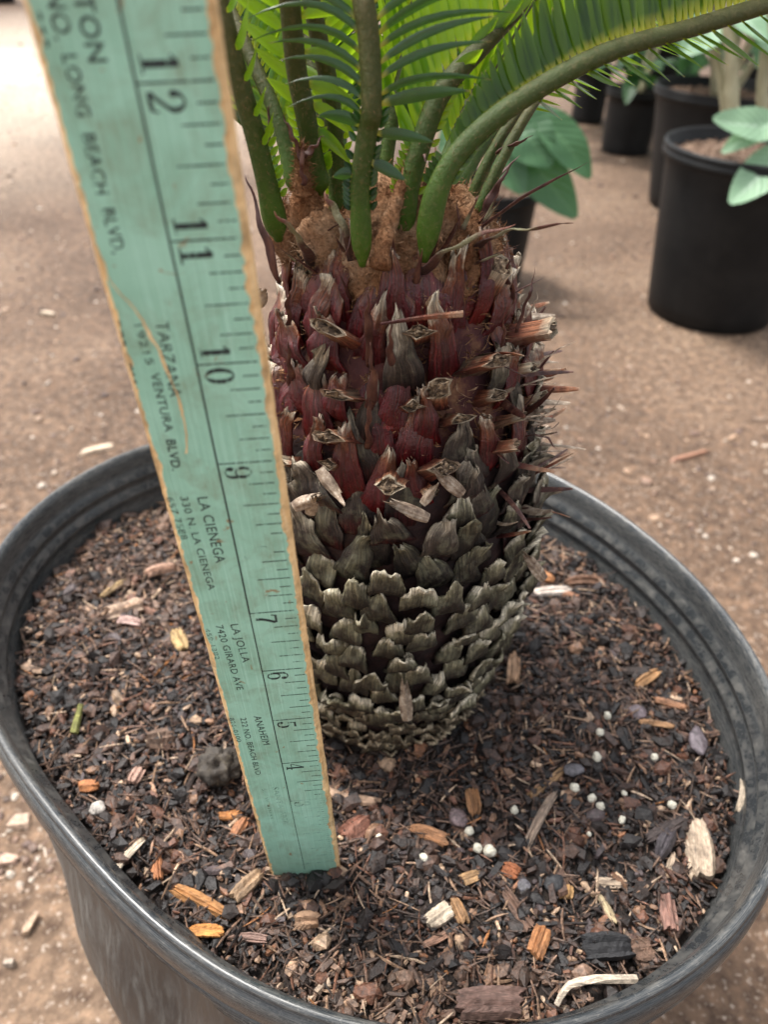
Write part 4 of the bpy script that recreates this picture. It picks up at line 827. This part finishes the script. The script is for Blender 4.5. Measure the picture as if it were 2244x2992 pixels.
CH = [((1769, 2769), 140, 68, 0, BLK, 'bark_slab', 'flat blackish rectangular slab near the front right rim', 'bark piece'),
      ((1872, 2775), 60, 60, 10, BRN, 'bark_piece', 'brown squarish bark piece touching the blackish slab on its right', 'bark piece'),
      ((1431, 2938), 185, 78, 0, (.16, .095, .075), 'bark_piece', 'wide flat brown bark piece against the front rim', 'bark piece'),
      ((2041, 2483), 160, 70, 98, PALE, 'wood_chip', 'large pale ragged board-like chip on the right side', 'wood chip'),
      ((1578, 2398), 165, 24, 62, (.27, .20, .15), 'wood_stick', 'grey tan stick slanting between the white pellets', 'stick'),
      ((1604, 2282), 150, 22, 40, (.33, .20, .10), 'wood_stick', 'straight tan splinter pointing at the flat grey pebble', 'stick'),
      ((2172, 2334), 92, 34, 85, CRM, 'wood_chip', 'cream chip leaning by the right rim', 'wood chip'),
      ((1952, 2650), 140, 42, 100, (.24, .13, .10), 'wood_chip', 'pinkish brown spindle chip standing up near the lower right', 'wood chip'),
      ((1383, 2345), 70, 38, 100, ORG, 'wood_chip', 'small orange striped block in the dark hollow right of the trunk', 'wood chip'),
      ((1493, 2548), 50, 38, -25, (.34, .12, .05), 'wood_chip', 'reddish orange cube chip below the pair of pellets', 'wood chip'),
      ((1379, 2565), 52, 30, 20, (.32, .19, .09), 'wood_chip', 'stubby tan chip left of the reddish orange cube', 'wood chip'),
      ((1652, 2607), 38, 40, 90, (.38, .22, .09), 'wood_chip', 'yellow tan end-cut block right of the black pebble', 'wood chip'),
      ((1779, 2583), 75, 26, -5, PALE, 'wood_chip', 'short pale chip right of the yellow tan block', 'wood chip'),
      ((1341, 2662), 75, 36, 115, (.27, .15, .07), 'wood_chip', 'tan brown chip tilted left of the cream block', 'wood chip'),
      ((1283, 2676), 75, 48, 35, CRM, 'wood_chip', 'cream squarish block among dark chips in front', 'wood chip'),
      ((1576, 2752), 85, 46, 70, (.30, .13, .05), 'wood_chip', 'orange brown grooved chunk left of the blackish slab', 'wood chip'),
      ((1617, 2586), 52, 44, 30, BLK, 'pebble', 'shiny black pebble beside the yellow tan block', 'pebble'),
      ((1531, 2593), 38, 36, 0, GRY, 'pebble', 'small blue grey pebble under the reddish orange cube', 'pebble'),
      ((1862, 2086), 56, 42, -10, (.12, .095, .105), 'pebble', 'round mauve disc right of the upper pellets', 'pebble'),
      ((2038, 2172), 84, 48, 100, (.11, .09, .10), 'pebble', 'long mauve grey flake near the right rim', 'pebble'),
      ((1676, 2255), 58, 46, 15, GRY, 'pebble', 'flat grey pebble at the tip of the tan splinter', 'pebble'),
      ((1775, 2655), 95, 22, -60, (.42, .33, .2), 'wood_chip', 'thin curved yellowish sliver above the blackish slab', 'wood chip'),
      ((1948, 2424), 140, 36, 30, (.055, .04, .036), 'wood_chip', 'dark long shard beside the large pale ragged chip', 'wood chip'),
      ((1941, 2470), 80, 40, 65, (.06, .05, .055), 'wood_chip', 'dark slate shard below the long dark shard', 'wood chip'),
      ((1512, 2660), 130, 32, 125, (.14, .08, .055), 'wood_stick', 'brown stick running down toward the grooved chunk', 'stick'),
      ((1285, 2737), 115, 22, 28, (.27, .15, .10), 'wood_stick', 'thin pinkish stick in the front centre', 'stick'),
      ((1250, 2440), 110, 36, -22, (.27, .13, .06), 'wood_chip', 'pointed orange brown chip left of the topmost of the front pellets', 'wood chip'),
      ((1338, 2395), 60, 50, -60, (.14, .10, .10), 'pebble', 'mauve triangular flake above the pair of pellets', 'pebble'),
      ((1960, 2520), 50, 18, 75, PALE, 'wood_chip', 'tiny upright pale chip left of the large ragged chip', 'wood chip'),
      ((587, 2640), 165, 40, -28, (.36, .17, .06), 'wood_chip', 'bright orange ragged splinter at the front left', 'wood chip'),
      ((600, 2723), 96, 34, 0, (.50, .22, .06), 'wood_chip', 'bright orange chip with a pale end by the front left rim', 'wood chip'),
      ((720, 2588), 110, 44, 46, (.26, .17, .10), 'wood_chunk', 'tan rounded chunk just below the foot of the yardstick', 'wood chip'),
      ((380, 2498), 120, 22, 46, (.62, .52, .40), 'wood_chip', 'pale cream sliver sticking up by the left rim', 'wood chip'),
      ((458, 2518), 105, 32, 95, (.34, .14, .06), 'wood_chip', 'red brown upright splinter right of the pale cream sliver', 'wood chip'),
      ((259, 2299), 58, 32, 5, (.40, .16, .06), 'wood_chip', 'orange lump near the left rim', 'wood chip'),
      ((398, 2269), 46, 32, 60, (.42, .26, .2), 'wood_chip', 'small pinkish chip left of the dark clod', 'wood chip'),
      ((285, 2369), 52, 42, 20, (.32, .29, .26), 'pebble', 'pale grey lump close to the left rim', 'pebble'),
      ((895, 2694), 68, 46, 0, (.25, .15, .09), 'wood_chip', 'tan rounded bark bit below the yardstick', 'wood chip'),
      ((1041, 2425), 88, 60, 35, (.20, .085, .055), 'wood_chip', 'flat red brown triangular chip right of the yardstick foot', 'wood chip'),
      ((1020, 2322), 165, 34, -15, (.33, .22, .15), 'wood_stick', 'long tan stick lying right of the yardstick at the trunk foot', 'stick'),
      ((739, 2743), 80, 24, -8, (.24, .15, .12), 'wood_chip', 'pinkish brown sliver right of the orange chip with a pale end', 'wood chip'),
      ((676, 2378), 70, 26, 15, (.45, .19, .06), 'wood_chip', 'curled orange flake left of the yardstick', 'wood chip'),
      ((365, 1778), 98, 48, 18, (.46, .33, .24), 'wood_chip', 'broad pale pinkish chip on the far left soil', 'wood chip'),
      ((330, 1720), 82, 16, 36, (.46, .33, .18), 'wood_chip', 'thin straw coloured splinter behind the broad pale chip', 'wood chip'),
      ((470, 1670), 84, 32, 12, (.38, .23, .16), 'wood_chip', 'pinkish spindle chip left of the yardstick at the back', 'wood chip'),
      ((524, 1873), 58, 38, -65, (.40, .27, .12), 'wood_chip', 'golden stubby chip left of the yardstick middle', 'wood chip'),
      ((378, 1819), 66, 24, -8, (.46, .31, .27), 'wood_chip', 'pale pink chip in front of the broad pale chip', 'wood chip'),
      ((457, 1783), 78, 26, -5, (.38, .22, .16), 'wood_chip', 'light brown chip right of the broad pale chip', 'wood chip'),
      ((95, 1955), 58, 18, -15, (.38, .26, .18), 'wood_chip', 'small tan splinter against the left pot wall', 'wood chip'),
      ((1608, 1734), 116, 28, 2, (.62, .53, .46), 'wood_stick', 'bleached bone-like stick right of the trunk', 'stick'),
      ((1578, 1686), 74, 32, -10, (.38, .17, .07), 'wood_chip', 'orange chip behind the bleached stick', 'wood chip'),
      ((1705, 1703), 100, 24, 0, (.19, .10, .06), 'wood_stick', 'dull brown stick right of the bleached stick', 'stick'),
      ((1893, 1983), 70, 26, 30, (.40, .22, .10), 'wood_chip', 'tan chip high on the right soil', 'wood chip'),
      ((1502, 1953), 90, 34, 85, (.36, .22, .13), 'wood_chip', 'tan fleck standing at the right foot of the trunk', 'wood chip'),
      ((1920, 2118), 100, 18, -12, (.36, .2, .1), 'wood_stick', 'thin tan stick touching the round mauve disc', 'stick'),
      ((1960, 2058), 92, 22, -20, (.30, .15, .08), 'wood_stick', 'reddish stick beside the upper right rim wall', 'stick'),
      ((700, 1780+640), 60, 30, 60, (.3, .13, .06), 'wood_chip', 'small orange brown chip left of the yardstick foot', 'wood chip'),
      ((470, 2160), 80, 60, 10, (.13, .08, .055), 'bark_piece', 'square dull brown bark bit left of the dark clod', 'bark piece')]
for c in CH: chunk(*c)
# bleached twig by the front rim
m = MB(); pts = [soil_at(q)+[0, 0, 2.5+k] for q, k in (((1624, 2945), 0), ((1640, 2915), 1), ((1668, 2888), 2), ((1740, 2876), 2), ((1852, 2872), 1))]
tube(m, spline(pts, 16), np.linspace(1.1, 1.7, 16), 6, col=np.array((.55, .46, .36))); tag(m.build('dry_twig', CHIPB), 'bent bleached twig near the front rim', 'twig')
m = MB(); pts = [soil_at(q)+[0, 0, 2+k] for q, k in (((244, 2080), 4), ((232, 2110), 2), ((218, 2150), 0))]
tube(m, spline(pts, 10), np.linspace(1.3, 2.0, 10), 7, col=np.array((.20, .20, .055))); tag(m.build('green_stalk', CHIPB), 'short greenish stalk stub on the left soil', 'twig')
# dark clod with pale specks
p = soil_at((640, 2255))+[0, 0, 4]; m = MB(); SV2, SF2 = sphere_pts(32, 22)
d = np.array([1+.35*nz(*(q*2.3))+.2*nz(*(q*6))+.1*nz(*(q*14)) for q in SV2]); m.add(p+SV2*d[:, None]*[9, 8.5, 7.5], SF2)
CLOD = m_simple('speckled_clod', [(.35, (.012, .009, .007)), (.58, (.05, .04, .03)), (.66, (.10, .085, .06)), (.74, (.40, .34, .24))], 170, .75, .8)
tag(m.build('soil_clod', CLOD, smooth=True), 'round dark clod with pale specks left of the yardstick', 'soil clod')
# white fertilizer pellets
PL = [((1107, 2455), 'single white pellet right of the yardstick foot, nearest the stick'), ((1238, 2510), 'small dull white pellet left of the touching pair, lowest of all'), ((1371, 2434), 'oval white pellet just behind the touching pair'), ((1396, 2483), 'left pellet of the touching pair in front'), ((1431, 2493), 'right pellet of the touching pair, largest of all'),
      ((1502, 2372), 'narrow white pellet left of the slanting grey stick'), ((1678, 2307), 'round white pellet below the flat grey pebble'), ((1728, 2338), 'upper pellet of the pair stuck together right of the slanting stick'), ((1754, 2362), 'lower pellet of the pair stuck together right of the slanting stick'), ((1743, 2217), 'white pellet right of the flat grey pebble'),
      ((1752, 2145), 'white pellet left of the round mauve disc and below another'), ((1774, 2097), 'white pellet farthest back beside the round mauve disc'), ((1912, 2219), 'white pellet left of the long mauve grey flake'), ((1823, 2322), 'small white pellet between the stuck pair and the right rim'), ((1962, 2357), 'white pellet above the large pale ragged chip'), ((1817, 2400), 'flattened white pellet left of the dark long shard'), ((1721, 2441), 'tiniest white pellet right of the slanting grey stick')]
for i, (q, lab) in enumerate(PL):
    s = .84*{0: 2.3, 1: 1.9, 4: 3.0, 3: 2.5, 13: 1.6, 15: 1.7, 16: 1.2}.get(i, 2.3); p = soil_at(q)+[0, 0, s*.5+.5]
    m = MB(); a = rng.uniform(.85, 1.4); d = np.array([1+.28*nz(*(q_*1.3+i*3))+.1*nz(*(q_*4+i)) for q_ in SV]); m.add(SV*d[:, None]*[s, s*a, s*.95]@rot_rand(.5).T+p, SF)
    tag(m.build('fertilizer_pellet', PELLET, origin=p, smooth=True), lab, 'pellet', 'white pellets on the soil')

# ------------------------------------------------------------------ nursery pots behind
def nursery_pot(c, rt, rb, z1, label, ribs=0):
    o = empty('nursery_pot', (c[0], c[1], GZ), label, 'plant pot', 'black nursery pots standing behind'); m = MB(); K = 64; org = (c[0], c[1], GZ)
    def lathe(mb, prof, cap=None):
        V = [(c[0]+r*math.cos(2*math.pi*k/K), c[1]+r*math.sin(2*math.pi*k/K), z) for r, z in prof for k in range(K)]; n_ = len(prof)
        F = [(i*K+k, i*K+(k+1) % K, (i+1)*K+(k+1) % K, (i+1)*K+k) for i in range(n_-1) for k in range(K)]
        if cap == 'first': F.append(tuple(range(K))[::-1])
        if cap == 'last': F.append(tuple((n_-1)*K+k for k in range(K)))
        mb.add(V, F)
    h = z1-GZ; prof = [(rb-4, GZ), (rb, GZ+4)]
    for i in range(1, 9): z = GZ+h*i/9*.98; prof.append((rb+(rt-6-rb)*i/9, z))
    if ribs: prof = prof[:3]+[(rb+(rt-6-rb)*(z-GZ)/h+1.6*math.sin((z-GZ)*.28)**2, z) for z in np.arange(GZ+h*.3, z1-26, 2.2)]
    prof.append((rt-5, z1-24)); lathe(m, prof, 'first'); m.build('wall', POTB, o, org, smooth=True)
    m = MB(); lathe(m, [(rt-5, z1-24), (rt-1, z1-22), (rt, z1-18), (rt-.5, z1-12), (rt-2, z1-11), (rt, z1-9), (rt, z1-3), (rt-2, z1), (rt-5, z1), (rt-7, z1-4), (rt-8, z1-14), (rt-11, z1-16), (rt-12, z1-40)]); m.build('rim', POTB, o, org, smooth=True)
    m = MB(); V = [(c[0], c[1], z1-26)]; KR = 10
    for j in range(1, KR+1):
        for k in range(K): r = (rt-11)*j/KR; t = 2*math.pi*k/K; x, y = c[0]+r*math.cos(t), c[1]+r*math.sin(t); V.append((x, y, z1-26+5*nz(x/30, y/30)))
    m.add(V, [(0, 1+k, 1+(k+1) % K) for k in range(K)]+[(1+j*K+k, 1+(j+1)*K+k, 1+(j+1)*K+(k+1) % K, 1+j*K+(k+1) % K) for j in range(KR-1) for k in range(K)])
    for _ in range(500):
        t = rng.uniform(0, 6.28); r = (rt-16)*rng.random()**.5; v, f = plate(rng.uniform(6, 18), rng.uniform(3, 7), 2); m.add(v@rot_rand(.4).T+[c[0]+r*math.cos(t), c[1]+r*math.sin(t), z1-22], f)
    m.build('soil', SOIL2, o, org); return o
SOIL2 = m_simple('dry_mulch', [(.3, (.06, .035, .022)), (.55, (.17, .105, .068)), (.75, (.34, .25, .18))], 60, .85, .6)
nursery_pot((651, 1288), 155, 116, 16, 'biggest black nursery pot in the background, at the right edge with pale stems')
nursery_pot((835, 2004), 166, 116, 0, 'tall black nursery pot half hidden behind the biggest one')
nursery_pot((782, 2590), 92, 76, -95, 'mid sized black nursery pot left of the tall one')
nursery_pot((745, 3060), 70, 58, -95, 'small far black nursery pot farthest back behind the fronds')
nursery_pot((200, 1400), 110, 90, -90, 'black nursery pot right behind the cycad trunk with broad drooping leaves', 1)
nursery_pot((-3010, 6700), 130, 105, -30, 'distant black nursery pot in the far top left corner')

BL_PALE = m_broad('pale_broad_leaf', (.18, .31, .185), (.26, .41, .26), (.16, .34, .13), (.42, .56, .42)); BL_MID = m_broad('green_broad_leaf', (.035, .10, .042), (.06, .145, .06), (.06, .2, .04), (.09, .19, .085)); BL_DK = m_broad('dark_broad_leaf', (.012, .045, .014), (.03, .09, .025), (.06, .2, .03))
STEM = m_simple('pale_stem_bark', [(.3, (.22, .20, .12)), (.6, (.42, .39, .25)), (.75, (.52, .50, .36))], 40, .7, .3, (1, 1, .25)); STEMG = m_simple('green_stem', [(.3, (.06, .10, .03)), (.7, (.12, .17, .06))], 60, .6, .2)
def broad(mb, base, tip, wd, nrm, sag):
    base, tip = np.asarray(base, float), np.asarray(tip, float); d = tip-base; L = np.linalg.norm(d); d = d/L; side = unit(np.cross(d, nrm)); up = np.cross(side, d)
    NU, NV = 9, 15; V = []; uu = []; vv = []
    for j in range(NV):
        s = j/(NV-1); w = wd*.5*(math.sin(math.pi*min(s*.96+.02, 1))**.72)*(1-.18*s)
        for k in range(NU):
            u = -1+2*k/(NU-1); V.append(base+d*L*s+up*(sag*math.sin(math.pi*s)*L+.22*w*abs(u)+.05*w*math.sin(s*14+u*2))+side*u*w); uu.append(u); vv.append(s)
    mb.add(V, [(j*NU+k, j*NU+k+1, (j+1)*NU+k+1, (j+1)*NU+k) for j in range(NV-1) for k in range(NU-1)], u=np.array(uu), v=np.array(vv))
def plant(name, label, base, stems, leaves, lm, stm):
    o = empty(name, base, label, 'plant'); 
    for P, r0, r1 in stems:
        m = MB(); P = spline(P, 20); tube(m, P, np.linspace(r0, r1, 20)*(1+.06*np.sin(np.arange(20)*1.7)), 10); m.build('stem', stm, o, base, smooth=True)
    for a, b, wd, nrm, sag in leaves:
        m = MB(); broad(m, a, b, wd, nrm, sag); m.build('leaf', lm, o, base, smooth=True)
    return o
g = lambda x, y, Yd: dy(x, y, Yd)
b0 = np.array([640, 1290, -10])
plant('pale_stemmed_plant', 'plant with thick pale stems and big pale green leaves in the biggest background pot', b0,
      [([g(1585, 262, 1290), g(1582, 200, 1290), g(1580, 120, 1290), g(1572, 40, 1290), g(1560, -60, 1290)], 12, 10), ([g(1570, 262, 1310), g(1560, 180, 1315), g(1548, 110, 1320), g(1540, 40, 1330)], 8, 6), ([g(1652, 262, 1300), g(1648, 200, 1300), g(1655, 120, 1300), g(1668, 0, 1300)], 11, 9)],
      [(g(1720, 270, 1190), g(1541, 258, 1140), 62, (0, -.75, .7), -.06), (g(1720, 300, 1180), g(1578, 440, 1100), 72, (-.3, -.7, .6), -.05), (g(1700, 250, 1200), g(1560, 330, 1150), 46, (0, -.6, .7), .05), (g(1560, 40, 1330), g(1470, 120, 1300), 70, (0, -.6, .6), .1), (g(1560, 20, 1330), g(1655, 90, 1260), 60, (0, -.6, .6), .1), (g(1600, 20, 1330), g(1700, 130, 1280), 80, (0, -.6, .6), .1)], BL_PALE, STEM)
b1 = np.array([200, 1400, -115])
plant('broad_leaved_plant', 'broad leaved green plant with drooping leaves just behind the cycad', b1, [([b1, b1+[5, 0, 90], b1+[15, -5, 170]], 9, 6), ([b1+[8, 5, 0], b1+[30, -10, 80], b1+[60, -30, 130]], 5, 3)],
      [(g(1080, 250, 1330), g(1245, 470, 1280), 95, (-.3, -.8, .5), -.05), (g(1150, 230, 1330), g(1275, 385, 1290), 78, (.2, -.8, .5), .05), (g(1090, 240, 1330), g(1190, 360, 1280), 100, (0, -.8, .5), .05), (g(1060, 280, 1330), g(1130, 420, 1270), 70, (-.2, -.7, .6), 0), (g(1060, 210, 1400), g(950, 330, 1350), 80, (-.2, -.7, .6), .05), (g(1080, 190, 1400), g(1170, 120, 1450), 80, (0, -.6, .8), .05), (g(1040, 180, 1400), g(960, 60, 1450), 80, (0, -.7, .7), .05)], BL_MID, STEMG)
def leafy(name, label, c, z0, rad, hgt, nleaf, stems, lm, size):
    base = np.array([c[0], c[1], z0]); lv = []; st = []
    for k in range(stems):
        t = rng.uniform(0, 6.28); st.append(([base+[20*math.cos(t), 20*math.sin(t), 0], base+[rad*.4*math.cos(t), rad*.4*math.sin(t), hgt*.5], base+[rad*.6*math.cos(t+.3), rad*.6*math.sin(t+.3), hgt*.95]], 10, 5))
    for k in range(nleaf):
        t = rng.uniform(0, 6.28); r = rad*rng.uniform(.15, .8); a = base+[r*math.cos(t), r*math.sin(t), hgt*rng.uniform(.12, 1.0)]
        d = np.array([math.cos(t)+rng.normal(0, .5), math.sin(t)+rng.normal(0, .5), rng.uniform(-.7, .35)]); L = size*rng.uniform(.7, 1.3)
        lv.append((a, a+unit(d)*L, L*.42, (rng.normal(0, .3), rng.normal(0, .3), 1), rng.uniform(0, .12)))
    return plant(name, label, base, st, lv, lm, STEM)
leafy('leafy_shrub', 'dark green leafy shrub in the tall half hidden pot', (835, 2004), -26, 260, 420, 95, 4, BL_DK, 120)
leafy('leafy_shrub', 'dark leafy shrub in the mid sized pot', (782, 2590), -121, 230, 430, 90, 3, BL_DK, 120)
leafy('leafy_shrub', 'pale green leafy shrub in the small far pot', (745, 3060), -121, 230, 420, 80, 3, BL_MID, 130)
for x, y, lab in ((1250, 2500, 'dark green potted shrub at the far right beyond the tall pot'), (1500, 3300, 'farthest dark green shrub behind the right pots'), (1080, 3400, 'dark green shrub in the back row between two pots')):
    nursery_pot((x, y), 130, 105, -30, 'nursery pot under the '+lab); leafy('leafy_shrub', lab, (x, y), -56, 330, 560, 95, 3, BL_DK, 150)
